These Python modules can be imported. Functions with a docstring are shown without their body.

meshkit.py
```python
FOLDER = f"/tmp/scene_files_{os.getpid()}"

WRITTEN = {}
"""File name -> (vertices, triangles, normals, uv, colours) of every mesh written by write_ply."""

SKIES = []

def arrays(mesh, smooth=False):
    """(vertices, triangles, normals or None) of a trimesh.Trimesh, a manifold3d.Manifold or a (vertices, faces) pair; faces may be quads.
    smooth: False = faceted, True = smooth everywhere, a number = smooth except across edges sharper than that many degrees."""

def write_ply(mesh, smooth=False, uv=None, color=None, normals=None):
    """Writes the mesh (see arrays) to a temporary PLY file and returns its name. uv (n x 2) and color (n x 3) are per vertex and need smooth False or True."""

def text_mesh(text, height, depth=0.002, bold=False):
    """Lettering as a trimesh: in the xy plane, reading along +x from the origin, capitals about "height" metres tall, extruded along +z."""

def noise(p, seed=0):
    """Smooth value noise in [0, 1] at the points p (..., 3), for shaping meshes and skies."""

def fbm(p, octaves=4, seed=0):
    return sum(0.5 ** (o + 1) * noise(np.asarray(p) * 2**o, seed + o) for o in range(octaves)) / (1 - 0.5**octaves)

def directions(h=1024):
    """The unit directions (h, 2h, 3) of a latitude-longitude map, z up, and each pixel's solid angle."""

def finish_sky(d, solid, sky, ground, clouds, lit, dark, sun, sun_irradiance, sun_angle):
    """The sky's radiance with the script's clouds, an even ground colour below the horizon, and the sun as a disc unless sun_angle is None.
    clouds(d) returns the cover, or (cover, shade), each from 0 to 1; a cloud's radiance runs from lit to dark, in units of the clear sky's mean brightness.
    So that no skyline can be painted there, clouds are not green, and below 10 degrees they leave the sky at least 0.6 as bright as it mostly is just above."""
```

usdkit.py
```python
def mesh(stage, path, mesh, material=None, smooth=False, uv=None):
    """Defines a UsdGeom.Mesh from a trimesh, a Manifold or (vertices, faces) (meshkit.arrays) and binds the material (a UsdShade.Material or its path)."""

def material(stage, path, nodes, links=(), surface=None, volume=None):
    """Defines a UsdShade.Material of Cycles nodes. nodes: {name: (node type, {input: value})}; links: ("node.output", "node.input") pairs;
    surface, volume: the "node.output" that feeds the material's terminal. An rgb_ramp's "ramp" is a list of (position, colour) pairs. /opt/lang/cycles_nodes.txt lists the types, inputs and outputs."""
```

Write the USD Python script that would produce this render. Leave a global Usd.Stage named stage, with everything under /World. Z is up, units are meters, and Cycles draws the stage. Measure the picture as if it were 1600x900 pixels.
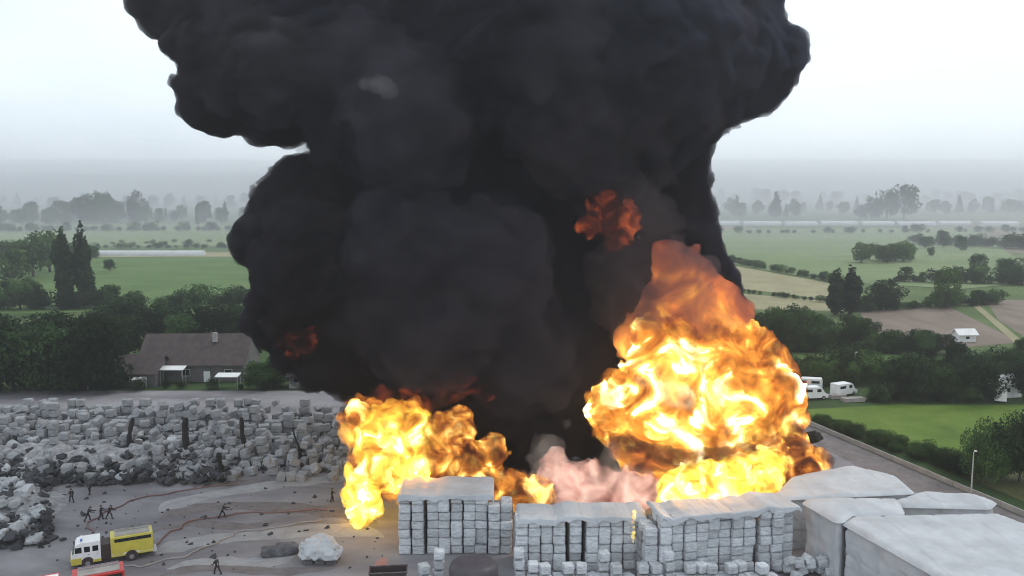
import math, random
import numpy as np, trimesh, manifold3d, usdkit, meshkit
from manifold3d import Manifold, OpType
from scipy.spatial import cKDTree
from shapely.geometry import Polygon
from pxr import Usd, UsdGeom, UsdLux, UsdShade, Gf, Sdf

stage = Usd.Stage.CreateInMemory()
W = UsdGeom.Xform.Define(stage, '/World')
stage.SetDefaultPrim(W.GetPrim())
UsdGeom.Scope.Define(stage, '/World/Looks')

# ------------------------------------------------------------------ camera, sky, sun, exposure
CAM_H, PITCH, FPX = 40.0, 6.79, 1386.0          # metres, degrees down, focal length in photo pixels (1600 wide)
cam = UsdGeom.Camera.Define(stage, '/World/camera')
cam.CreateHorizontalApertureAttr(36.0)
cam.CreateFocalLengthAttr(36.0 * FPX / 1600)
cam.AddTranslateOp().Set((0, 0, CAM_H))
cam.AddRotateXOp().Set(90 - PITCH)
cam.CreateExposureAttr(0.0)
cam.CreateClippingRangeAttr((0.1, 20000.0))

SUN_EL, SUN_AZ = math.radians(48), math.radians(62)     # azimuth = atan2(x, y)
mat = lambda name, *a, **k: usdkit.material(stage, '/World/Looks/' + name, *a, **k)
sky_look = mat('overcast_sky', {
    's': ('sky_texture', {'sky_type': 'single_scattering', 'sun_disc': False, 'sun_elevation': SUN_EL, 'sun_rotation': SUN_AZ}),
    'g': ('texture_coordinate', {}),
    'mp': ('mapping', {'scale': (1.0, 1.0, 2.6)}),
    'n': ('noise_texture', {'scale': 1.7, 'detail': 5.0, 'roughness': 0.5}),
    'r': ('rgb_ramp', {'ramp': [(0.3, (5.9, 6.9, 7.8)), (0.5, (8.1, 9.0, 9.7)), (0.68, (9.8, 10.4, 10.8))]}),
    'mx': ('mix', {'fac': 0.93}),
    'sp': ('separate_xyz', {}), 'hz': ('map_range', {'from_min': 0.0, 'from_max': 0.45, 'to_min': 1.22, 'to_max': 1.0, 'clamp': True}), 'hv': ('hsv', {}),
    'b': ('background_shader', {'strength': 0.112})},
    [('g.generated', 'mp.vector'), ('mp.vector', 'n.vector'), ('n.fac', 'r.fac'), ('s.color', 'mx.color1'), ('r.color', 'mx.color2'), ('g.generated', 'sp.vector'), ('sp.z', 'hz.value'), ('hz.result', 'hv.value'), ('mx.color', 'hv.color'), ('hv.color', 'b.color')], surface='b.background')
dome = UsdLux.DomeLight.Define(stage, '/World/sky')
UsdShade.MaterialBindingAPI.Apply(dome.GetPrim()).Bind(sky_look)
sun = UsdLux.DistantLight.Define(stage, '/World/sun')
sun.CreateNormalizeAttr(True) if hasattr(sun, 'CreateNormalizeAttr') else None
UsdLux.LightAPI(sun.GetPrim()).CreateNormalizeAttr(True)
sun.CreateIntensityAttr(0.34); sun.CreateAngleAttr(25.0); sun.CreateColorAttr((1.0, 0.97, 0.93))
sd_ = np.array([math.cos(SUN_EL) * math.sin(SUN_AZ), math.cos(SUN_EL) * math.cos(SUN_AZ), math.sin(SUN_EL)])
mm = Gf.Matrix4d(); mm.SetRotate(Gf.Rotation(Gf.Vec3d(0, 0, 1), Gf.Vec3d(*map(float, sd_))))
sun.AddTransformOp().Set(mm)

# ------------------------------------------------------------------ helpers
rng = np.random.default_rng(7)
_names = {}
ORD = 'first second third fourth fifth sixth seventh eighth ninth tenth eleventh twelfth thirteenth fourteenth fifteenth sixteenth'.split()
def numbered(parent, name):
    k = (parent, name); n = _names.get(k, -1) + 1; _names[k] = n
    return f'{parent}/{name}' if n == 0 else f'{parent}/{name}_{n:03d}'
def tag(p, label=None, cat=None, group=None, kind=None):
    for k, v in (('label', label), ('category', cat), ('group', group), ('kind', kind)):
        if v: p.SetCustomDataByKey(k, v)
    return p
def xform(loc=(0, 0, 0), yaw=0.0, scale=(1, 1, 1), tilt=(0, 0)):
    m = trimesh.transformations.euler_matrix(tilt[0], tilt[1], yaw, 'sxyz')
    m = m @ np.diag([*scale, 1.0]); m[:3, 3] = loc
    return m
def set_xf(prim, m):
    g = Gf.Matrix4d(*np.asarray(m, float).T.ravel().tolist())
    x = UsdGeom.Xformable(prim); ops = x.GetOrderedXformOps()
    (ops[0] if ops and prim.GetAttribute('xformOp:transform').HasAuthoredValue() else x.AddTransformOp()).Set(g)
def thing(name, label, cat, m=None, group=None, kind=None):
    p = UsdGeom.Xform.Define(stage, numbered('/World', name)).GetPrim()
    set_xf(p, np.eye(4) if m is None else m)
    return tag(p, label, cat, group, kind)
def obj(name, mesh, look, parent=None, label=None, cat=None, group=None, kind=None, smooth=False):
    path = numbered('/World' if parent is None else str(parent.GetPath()), name)
    p = usdkit.mesh(stage, path, mesh, look, smooth=smooth).GetPrim()
    return tag(p, label, cat, group, kind)
def copy_of(src, m, label=None, group=None):
    base = src.GetName()
    if base[-4:-3] == '_' and base[-3:].isdigit(): base = base[:-4]
    p = stage.DefinePrim(numbered('/World', base))
    p.GetReferences().AddInternalReference(src.GetPath())
    if not src.IsA(UsdGeom.Mesh): p.SetInstanceable(True)
    g = Gf.Matrix4d(*np.asarray(m, float).T.ravel().tolist())
    a = p.CreateAttribute('xformOp:transform', Sdf.ValueTypeNames.Matrix4d, False); a.Set(g)
    p.CreateAttribute('xformOpOrder', Sdf.ValueTypeNames.TokenArray, False, Sdf.VariabilityUniform).Set(['xformOp:transform'])
    was = src.GetCustomData()
    tag(p, label or was['label'], was['category'], group or was.get('group'))
    return p

TH = math.radians(PITCH)
FWD, UP = np.array([0, math.cos(TH), -math.sin(TH)]), np.array([0, math.sin(TH), math.cos(TH)])
def ray(px, py): return FWD + np.array([1.0, 0, 0]) * (px - 800) / FPX + UP * (450 - py) / FPX
def G(px, py, z=0.0):                      # where the photo's pixel meets the level z
    d = ray(px, py); t = (z - CAM_H) / d[2]
    return np.array([d[0] * t, d[1] * t, z])
def D(px, py, y):                          # where it meets the upright plane at distance y
    d = ray(px, py); t = y / d[1]
    return np.array([d[0] * t, y, CAM_H + d[2] * t])
def mpp(y): return y / FPX * 1.0           # metres per photo pixel at distance y (near enough)

def box(sx, sy, sz, c=(0, 0, 0)):
    b = trimesh.creation.box([sx, sy, sz]); b.apply_translation(c); return b
def rbox(sx, sy, sz, c=(0, 0, 0), r=0.05, seg=8):
    s = Manifold.sphere(r, seg)
    m = Manifold.batch_hull([s.translate((x * (sx / 2 - r), y * (sy / 2 - r), z * (sz / 2 - r))) for x in (-1, 1) for y in (-1, 1) for z in (-1, 1)])
    return tm(m.translate(tuple(map(float, c))))
def tm(m):
    a = m.to_mesh(); return trimesh.Trimesh(np.array(a.vert_properties[:, :3]), np.array(a.tri_verts), process=False)
def cyl(r, h, c=(0, 0, 0), axis='z', sec=14):
    m = trimesh.creation.cylinder(radius=r, height=h, sections=sec)
    if axis == 'x': m.apply_transform(trimesh.transformations.rotation_matrix(math.pi / 2, [0, 1, 0]))
    if axis == 'y': m.apply_transform(trimesh.transformations.rotation_matrix(math.pi / 2, [1, 0, 0]))
    m.apply_translation(c); return m
def extr(pts, y0, y1):                     # side profile (x, z) extruded from y0 to y1
    m = trimesh.creation.extrude_polygon(Polygon(pts), y1 - y0, engine='earcut')
    m.apply_transform(np.array([[1, 0, 0, 0], [0, 0, -1, y1], [0, 1, 0, 0], [0, 0, 0, 1.0]])); return m
cat = trimesh.util.concatenate
def sheet(poly, z, step=None):             # flat polygon sheet
    p = Polygon([tuple(q[:2]) for q in poly])
    v, f = trimesh.creation.triangulate_polygon(p, engine='earcut')
    v = np.column_stack([v, np.full(len(v), z)])
    f = np.array(f); n = np.cross(v[f[:, 1]] - v[f[:, 0]], v[f[:, 2]] - v[f[:, 0]])[:, 2]
    f[n < 0] = f[n < 0][:, ::-1]
    m = trimesh.Trimesh(v, f, process=False)
    return m
def tube(points, r, sides=6):
    p = np.asarray(points, float); t = np.gradient(p, axis=0); t /= np.linalg.norm(t, axis=1, keepdims=True) + 1e-9
    a = np.cross(t, np.where(np.abs(t[:, 2:]) < 0.9, [0, 0, 1.0], [1.0, 0, 0])); a /= np.linalg.norm(a, axis=1, keepdims=True) + 1e-9
    b = np.cross(t, a); ang = np.arange(sides) * 2 * math.pi / sides
    rr = np.broadcast_to(r, (len(p),))[:, None, None]
    v = (p[:, None] + rr * (np.cos(ang)[None, :, None] * a[:, None] + np.sin(ang)[None, :, None] * b[:, None])).reshape(-1, 3)
    i, j = np.meshgrid(np.arange(len(p) - 1), np.arange(sides), indexing='ij')
    q = np.stack([i * sides + j, i * sides + (j + 1) % sides, (i + 1) * sides + (j + 1) % sides, (i + 1) * sides + j], -1).reshape(-1, 4)
    f = np.vstack([q[:, [0, 1, 2]], q[:, [0, 2, 3]]])
    c0 = np.array([[0, k + 1, k] for k in range(1, sides - 1)]); e = (len(p) - 1) * sides
    f = np.vstack([f, c0[:, ::-1], c0 + e])
    m = trimesh.Trimesh(v, f, process=False); m.fix_normals(); return m
def curve(pts, n=40):
    from scipy.interpolate import CubicSpline
    pts = np.asarray(pts, float); t = np.linspace(0, 1, len(pts)); return CubicSpline(t, pts)(np.linspace(0, 1, n))

# ------------------------------------------------------------------ materials
def plain(name, col, rough=0.6, var=0.12, scale=1.5, bump=0.0, metallic=0.0, coord='object', rnd=0.0, detail=4.0):
    c = np.array(col, float)
    nodes = {'g': ('texture_coordinate', {}) if coord == 'object' else ('geometry', {}),
             'n': ('noise_texture', {'scale': scale, 'detail': detail, 'roughness': 0.6}),
             'r': ('rgb_ramp', {'ramp': [(0.3, tuple(c * (1 - var))), (0.7, tuple(np.minimum(c * (1 + var), 0.95)))]}),
             'p': ('principled_bsdf', {'roughness': rough, 'metallic': metallic, 'specular_ior_level': 0.3})}
    links = [('g.object' if coord == 'object' else 'g.position', 'n.vector'), ('n.fac', 'r.fac')]
    out = 'r.color'
    if rnd:
        nodes['oi'] = ('object_info', {}); nodes['mr'] = ('map_range', {'from_min': 0.0, 'from_max': 1.0, 'to_min': 1 - rnd, 'to_max': 1 + rnd})
        nodes['hs'] = ('hsv', {}); links += [('oi.random', 'mr.value'), ('mr.result', 'hs.value'), (out, 'hs.color')]; out = 'hs.color'
    links.append((out, 'p.base_color'))
    if bump:
        nodes['b'] = ('bump', {'strength': 0.6, 'distance': bump}); links += [('n.fac', 'b.height'), ('b.normal', 'p.normal')]
    return mat(name, nodes, links, surface='p.BSDF')
def ramp_ground(name, stops, scale, bump=0.0, detail=6.0, rough=0.9, stretch=(1, 1, 1)):
    nodes = {'g': ('geometry', {}), 'mp': ('mapping', {'scale': stretch}), 'n': ('noise_texture', {'scale': scale, 'detail': detail, 'roughness': 0.62, 'distortion': 0.4}),
             'r': ('rgb_ramp', {'ramp': stops}), 'p': ('principled_bsdf', {'roughness': rough, 'specular_ior_level': 0.2})}
    links = [('g.position', 'mp.vector'), ('mp.vector', 'n.vector'), ('n.fac', 'r.fac'), ('r.color', 'p.base_color')]
    if bump:
        nodes['b'] = ('bump', {'strength': 0.7, 'distance': bump}); links += [('n.fac', 'b.height'), ('b.normal', 'p.normal')]
    return mat(name, nodes, links, surface='p.BSDF')
def leaf(name, col, rnd=0.4):
    c = np.array(col)
    return mat(name, {'g': ('geometry', {}), 'n': ('noise_texture', {'scale': 0.45, 'detail': 3.0}),
        'r': ('rgb_ramp', {'ramp': [(0.3, tuple(c * 0.55)), (0.5, tuple(c)), (0.72, tuple(c * 1.55))]}),
        'oi': ('object_info', {}), 'mr': ('map_range', {'to_min': 1 - rnd, 'to_max': 1 + rnd}), 'hs': ('hsv', {}),
        'd': ('diffuse_bsdf', {}), 't': ('translucent_bsdf', {}), 'm': ('mix_closure', {'fac': 0.25})},
        [('g.position', 'n.vector'), ('n.fac', 'r.fac'), ('oi.random', 'mr.value'), ('mr.result', 'hs.value'), ('r.color', 'hs.color'), ('hs.color', 'd.color'), ('hs.color', 't.color'),
         ('d.BSDF', 'm.closure1'), ('t.BSDF', 'm.closure2')], surface='m.closure')
def smoke_look(name, color, density, noisy=None):
    nodes = {'p': ('principled_volume', {'color': color, 'density': density, 'anisotropy': 0.0})}; links = []
    if noisy:
        nodes.update({'g': ('geometry', {}), 'n': ('noise_texture', {'scale': noisy, 'detail': 4.0, 'roughness': 0.6}), 'mr': ('map_range', {'from_min': 0.42, 'from_max': 0.68, 'to_min': 0.0, 'to_max': density * 2, 'clamp': True})})
        links = [('g.position', 'n.vector'), ('n.fac', 'mr.value'), ('mr.result', 'p.density')]
    return mat(name, nodes, links, volume='p.volume')
def fire_look(name, ramp, density, scale, detail=5.0, zlo=None, zhi=None, zdrop=0.0, soot=(0.06, 0.05, 0.05), distort=0.6):
    """Burning gas: emission from turbulent noise; hotter low down, cooler and sootier as it rises."""
    nodes = {'g': ('geometry', {}), 'n': ('noise_texture', {'scale': scale, 'detail': detail, 'roughness': 0.6, 'distortion': distort}),
             'r': ('rgb_ramp', {'ramp': ramp}), 'p': ('principled_volume', {'color': soot, 'density': density, 'emission_strength': density})}
    links = [('g.position', 'n.vector'), ('r.color', 'p.emission_color')]
    if zlo is None: links.append(('n.fac', 'r.fac'))
    else:
        nodes.update({'sx': ('separate_xyz', {}), 'mr': ('map_range', {'from_min': zlo, 'from_max': zhi, 'to_min': 0.0, 'to_max': zdrop, 'clamp': True}), 's': ('math', {'math_type': 'subtract'})})
        links += [('g.position', 'sx.vector'), ('sx.z', 'mr.value'), ('n.fac', 's.value1'), ('mr.result', 's.value2'), ('s.value', 'r.fac')]
    return mat(name, nodes, links, volume='p.volume')

L = {}
L['ground'] = mat('farmland', {
    'g': ('geometry', {}), 'mp': ('mapping', {'scale': (0.0045, 0.0022, 0.0)}),
    'v': ('voronoi_texture', {'scale': 1.0, 'feature': 'f1', 'randomness': 0.8}), 'sc': ('separate_color', {}),
    'r': ('rgb_ramp', {'ramp': [(0.0, (.045, .075, .03)), (0.3, (.08, .13, .045)), (0.5, (.11, .14, .06)), (0.7, (.17, .17, .09)), (0.85, (.2, .17, .12)), (1.0, (.1, .15, .05))]}),
    'n': ('noise_texture', {'scale': 0.05, 'detail': 7.0, 'roughness': 0.65}), 'r2': ('rgb_ramp', {'ramp': [(0.3, (.6, .6, .6)), (0.7, (1.25, 1.25, 1.2))]}),
    'm': ('mix', {'mix_type': 'multiply', 'fac': 1.0}), 'p': ('principled_bsdf', {'roughness': 0.95, 'specular_ior_level': 0.1})},
    [('g.position', 'mp.vector'), ('mp.vector', 'v.vector'), ('v.color', 'sc.color'), ('sc.r', 'r.fac'), ('g.position', 'n.vector'), ('n.fac', 'r2.fac'), ('r.color', 'm.color1'), ('r2.color', 'm.color2'), ('m.color', 'p.base_color')], surface='p.BSDF')
L['yard'] = ramp_ground('yard_ground', [(0.25, (.13, .121, .131)), (0.42, (.185, .173, .186)), (0.55, (.24, .228, .242)), (0.7, (.30, .29, .302))], 0.11, bump=0.25, detail=9.0, stretch=(0.6, 1.3, 1))
L['foam'] = ramp_ground('wet_dust', [(0.3, (.25, .242, .248)), (0.7, (.37, .362, .367))], 0.5, bump=0.05)
L['mud'] = ramp_ground('churned_mud', [(0.3, (.135, .115, .115)), (0.7, (.21, .185, .185))], 0.6, bump=0.08)
L['road'] = ramp_ground('old_asphalt', [(0.3, (.11, .10, .10)), (0.7, (.19, .175, .175))], 0.4, bump=0.01)
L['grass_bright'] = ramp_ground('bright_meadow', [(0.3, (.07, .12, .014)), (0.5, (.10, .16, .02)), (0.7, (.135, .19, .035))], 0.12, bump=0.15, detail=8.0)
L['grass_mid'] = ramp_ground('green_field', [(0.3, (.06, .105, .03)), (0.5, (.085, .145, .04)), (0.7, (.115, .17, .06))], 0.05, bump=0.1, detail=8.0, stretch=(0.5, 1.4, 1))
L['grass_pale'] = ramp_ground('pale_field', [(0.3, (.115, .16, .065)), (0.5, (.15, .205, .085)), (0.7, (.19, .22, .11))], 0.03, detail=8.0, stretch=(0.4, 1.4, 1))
L['grass_olive'] = ramp_ground('olive_verge', [(0.3, (.06, .07, .025)), (0.7, (.11, .115, .045))], 0.3, bump=0.1)
L['straw'] = ramp_ground('straw_field', [(0.3, (.22, .20, .11)), (0.7, (.32, .29, .17))], 0.08, detail=7.0)
L['soil'] = ramp_ground('ploughed_soil', [(0.3, (.15, .115, .09)), (0.7, (.23, .18, .145))], 0.1, bump=0.1, detail=8.0, stretch=(1.6, 0.4, 1))
L['hill'] = ramp_ground('far_hill', [(0.3, (.03, .05, .025)), (0.7, (.08, .1, .05))], 0.01)
L['bale'] = mat('dusty_paper_bale', {
    'g': ('geometry', {}), 'mp': ('mapping', {'scale': (1.1, 1.1, 5.0)}), 'n': ('noise_texture', {'scale': 1.6, 'detail': 6.0, 'roughness': 0.65}),
    'r': ('rgb_ramp', {'ramp': [(0.28, (.29, .30, .32)), (0.5, (.52, .535, .56)), (0.72, (.68, .69, .71))]}),
    'oi': ('object_info', {}), 'mr': ('map_range', {'to_min': 0.8, 'to_max': 1.12}), 'hs': ('hsv', {}),
    'b': ('bump', {'strength': 0.8, 'distance': 0.08}), 'p': ('principled_bsdf', {'roughness': 0.85, 'specular_ior_level': 0.15})},
    [('g.position', 'mp.vector'), ('mp.vector', 'n.vector'), ('n.fac', 'r.fac'), ('oi.random', 'mr.value'), ('mr.result', 'hs.value'), ('r.color', 'hs.color'), ('hs.color', 'p.base_color'), ('n.fac', 'b.height'), ('b.normal', 'p.normal')], surface='p.BSDF')
L['bale_island'] = mat('weathered_bale_wall', {
    'g': ('geometry', {}), 'mp': ('mapping', {'scale': (1.2, 1.2, 3.0)}), 'n': ('noise_texture', {'scale': 1.1, 'detail': 6.0, 'roughness': 0.7}),
    'r': ('rgb_ramp', {'ramp': [(0.3, (.36, .365, .385)), (0.5, (.55, .555, .58)), (0.7, (.70, .705, .72))]}),
    'mr': ('map_range', {'to_min': 0.5, 'to_max': 1.15}), 'hs': ('hsv', {}), 'p': ('principled_bsdf', {'roughness': 0.9, 'specular_ior_level': 0.15})},
    [('g.position', 'mp.vector'), ('mp.vector', 'n.vector'), ('n.fac', 'r.fac'), ('g.random_per_island', 'mr.value'), ('mr.result', 'hs.value'), ('r.color', 'hs.color'), ('hs.color', 'p.base_color')], surface='p.BSDF')
L['litter'] = mat('mixed_litter', {
    'g': ('geometry', {}), 'r': ('rgb_ramp', {'interpolate': False, 'ramp': [(0.0, (.06, .06, .065)), (0.2, (.2, .195, .2)), (0.42, (.38, .38, .39)), (0.75, (.6, .6, .61))]}),
    'p': ('principled_bsdf', {'roughness': 0.8, 'specular_ior_level': 0.2})}, [('g.random_per_island', 'r.fac'), ('r.color', 'p.base_color')], surface='p.BSDF')
L['cover'] = plain('pale_cover_sheet', (.44, .455, .48), 0.6, 0.16, 0.3, bump=0.12, coord='world', detail=7.0)
L['cover_side'] = plain('dusty_side_sheet', (.46, .465, .48), 0.7, 0.16, 0.4, bump=0.1, coord='world', detail=7.0)
L['pale'] = plain('pale_waste', (.40, .405, .42), 0.8, 0.3, 2.0, bump=0.08, rnd=0.18)
L['dark_scrap'] = plain('dark_scrap', (.085, .083, .09), 0.8, 0.5, 2.0, bump=0.08, rnd=0.4)
L['dark_tarp'] = plain('dark_tarpaulin', (.075, .066, .076), 0.5, 0.2, 0.8, bump=0.06)
L['char'] = plain('charred_waste', (.02, .018, .017), 0.9, 0.5, 1.2, bump=0.15, coord='world')
L['yellow'] = plain('yellow_paint', (.55, .47, .08), 0.4, 0.08, 1.5)
L['white'] = plain('white_paint', (.78, .78, .78), 0.4, 0.05, 1.5)
L['red'] = plain('red_paint', (.5, .03, .025), 0.35, 0.1, 1.5)
L['glass'] = plain('dark_vehicle_glass', (.015, .018, .02), 0.08, 0.1, 2.0)
L['rubber'] = plain('tyre_rubber', (.025, .024, .024), 0.85, 0.2, 3.0)
L['steel'] = plain('dull_steel', (.35, .35, .36), 0.4, 0.1, 3.0, metallic=0.7)
L['dark'] = plain('dark_chassis', (.05, .035, .035), 0.6, 0.2, 2.0)
L['lamp'] = plain('lamp_lens', (.75, .74, .7), 0.15, 0.03, 3.0)
L['blue'] = plain('blue_lens', (.05, .1, .5), 0.15, 0.05, 3.0)
L['hose'] = plain('red_hose', (.22, .125, .115), 0.8, 0.2, 0.7, coord='world')
L['hose_pale'] = plain('canvas_hose', (.34, .31, .29), 0.8, 0.2, 0.7, coord='world')
L['roof'] = plain('weathered_roof_tiles', (.075, .058, .057), 0.8, 0.3, 0.7, bump=0.06, coord='world', detail=7.0)
L['roof_grey'] = plain('grey_sheet_roof', (.2, .19, .2), 0.6, 0.2, 0.5, coord='world')
L['wall'] = plain('grey_render', (.12, .113, .112), 0.85, 0.2, 0.6, coord='world')
L['wall_white'] = plain('white_render', (.72, .72, .71), 0.7, 0.08, 0.6, coord='world')
L['window'] = plain('house_window_glass', (.02, .022, .025), 0.1, 0.1, 1.0)
L['poly'] = plain('polytunnel_film', (.5, .52, .52), 0.4, 0.06, 0.3, coord='world')
L['concrete'] = plain('concrete', (.33, .32, .31), 0.85, 0.15, 0.5, bump=0.02, coord='world')
L['galv'] = plain('galvanised_pole', (.42, .42, .41), 0.5, 0.1, 2.0)
L['bark'] = plain('bark', (.06, .047, .037), 0.9, 0.3, 3.0)
L['leaf_dark'] = leaf('dark_leaves', (.030, .048, .023))
L['leaf_deep'] = leaf('deep_green_leaves', (.050, .09, .032))
L['leaf_mid'] = leaf('mid_green_leaves', (.065, .11, .034))
L['leaf_bright'] = leaf('bright_green_leaves', (.08, .13, .035))
L['coat'] = plain('dark_fire_coat', (.028, .028, .034), 0.8, 0.2, 8.0)
L['trousers'] = plain('dark_fire_trousers', (.022, .022, .027), 0.8, 0.2, 8.0)
L['skin'] = plain('skin', (.46, .28, .2), 0.6, 0.08, 8.0)
L['helmet'] = plain('white_helmet', (.75, .74, .7), 0.3, 0.05, 8.0)
L['helmet_dark'] = plain('dark_helmet', (.03, .03, .03), 0.3, 0.05, 8.0)
L['hair'] = plain('dark_hair', (.02, .016, .013), 0.8, 0.2, 20.0)

# ------------------------------------------------------------------ the setting
obj('ground', (np.array([[-4200, -150, -0.06], [4200, -150, -0.06], [4200, 5200, -0.06], [-4200, 5200, -0.06]]), np.array([[0, 1, 2, 3]])), L['ground'], kind='structure')
road_a, road_b = G(1252, 668), G(1604, 822)
rdir = (road_b - road_a) / np.linalg.norm(road_b - road_a); rn = np.array([-rdir[1], rdir[0], 0])
if rn[0] < 0: rn = -rn
RA, RB = road_a - rdir * 28, road_b + rdir * 60
obj('yard', sheet([(-190, -40), (-190, 168), (20, 168), RA, RB, (RB[0], -40)], 0.0), L['yard'], kind='structure')
obj('road', sheet([RA, RB, RB + rn * 2.0, RA + rn * 2.0], 0.012), L['road'], kind='structure')
def field(name, pts, look, z=0.0): return obj(name, sheet([G(*p) for p in pts], z), L[look], kind='structure')
field('verge', [(1262, 652), (1400, 700), (1500, 742), (1640, 800), (1640, 745), (1500, 690), (1400, 662)], 'grass_olive', -0.02)
field('meadow', [(1246, 640), (1400, 700), (1530, 742), (1720, 700), (1680, 632), (1400, 632)], 'grass_bright', -0.012)
field('field', [(-260, 402), (455, 399), (560, 478), (-420, 500)], 'grass_mid', -0.02)
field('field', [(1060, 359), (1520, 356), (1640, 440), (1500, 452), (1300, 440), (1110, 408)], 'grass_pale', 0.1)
field('field', [(1130, 412), (1300, 443), (1310, 470), (1120, 446)], 'straw', 0.0)
field('field', [(1130, 456), (1290, 470), (1330, 486), (1120, 482)], 'straw', -0.02)
field('field', [(1345, 487), (1480, 478), (1596, 535), (1440, 548), (1352, 524)], 'soil', -0.02)
field('field', [(1540, 468), (1690, 470), (1760, 520), (1610, 532), (1560, 500)], 'soil', -0.02)
field('field', [(1236, 551), (1420, 548), (1440, 575), (1250, 580)], 'grass_mid', -0.02)
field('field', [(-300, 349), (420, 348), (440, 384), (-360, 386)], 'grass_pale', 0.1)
field('track', [(150, 396), (378, 394), (386, 401), (150, 402)], 'straw', 0.05)
field('track', [(1520, 478), (1530, 477), (1612, 545), (1598, 547)], 'straw', 0.01)
# wet and dusty streaks on the yard
def ribbon(name, px, w, look, z):
    c = curve([G(*p) for p in px], 50); t = np.gradient(c, axis=0); t /= np.linalg.norm(t, axis=1, keepdims=True)
    nn = np.column_stack([-t[:, 1], t[:, 0], 0 * t[:, 0]]); k = np.arange(50)
    ww = w * (0.55 + 0.9 * meshkit.fbm(np.column_stack([k * .22, k * 0, k * 0]), 3, int(abs(px[0][0])))) * np.minimum(1, np.minimum(k, 49 - k) / 6 + .08)
    v = np.vstack([c + nn * ww[:, None], c - nn * ww[:, None]]); v[:, 2] = z
    f = np.array([[i, i + 50, i + 51, i + 1] for i in range(49)])
    m = trimesh.Trimesh(v, np.vstack([f[:, [0, 1, 2]], f[:, [0, 2, 3]]]), process=False)
    n = np.cross(v[m.faces[:, 1]] - v[m.faces[:, 0]], v[m.faces[:, 2]] - v[m.faces[:, 0]])[:, 2]
    if n.mean() < 0: m.faces = m.faces[:, ::-1]
    return obj(name, m, L[look], kind='structure')
ribbon('mud_streak', [(250, 812), (330, 792), (430, 792), (520, 800), (590, 820)], 1.5, 'mud', 0.006)
ribbon('mud_streak', [(230, 835), (300, 818), (360, 822), (430, 815)], 1.0, 'mud', 0.006)
ribbon('mud_streak', [(180, 756), (260, 748), (340, 754), (420, 748)], 1.6, 'mud', 0.006)
ribbon('dust_streak', [(250, 800), (310, 778), (400, 762), (480, 752), (550, 748)], 1.5, 'foam', 0.010)
ribbon('dust_streak', [(240, 868), (320, 845), (420, 835), (520, 828), (600, 840)], 1.6, 'foam', 0.010)
ribbon('dust_streak', [(260, 890), (340, 878), (400, 880), (460, 868)], 1.3, 'foam', 0.014)
ribbon('mud_streak', [(250, 900), (340, 888), (430, 893), (540, 880)], 0.8, 'mud', 0.018)
mv = RA - rn * 3.2; mw = RA + rdir * 75 - rn * 3.2
obj('mud_verge', sheet([RA - rn * .05, RA + rdir * 75 - rn * .05, mw, RA + rdir * 50 - rn * 4.6, RA + rdir * 30 - rn * 3.0, mv], 0.007), L['mud'], kind='structure')
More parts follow.
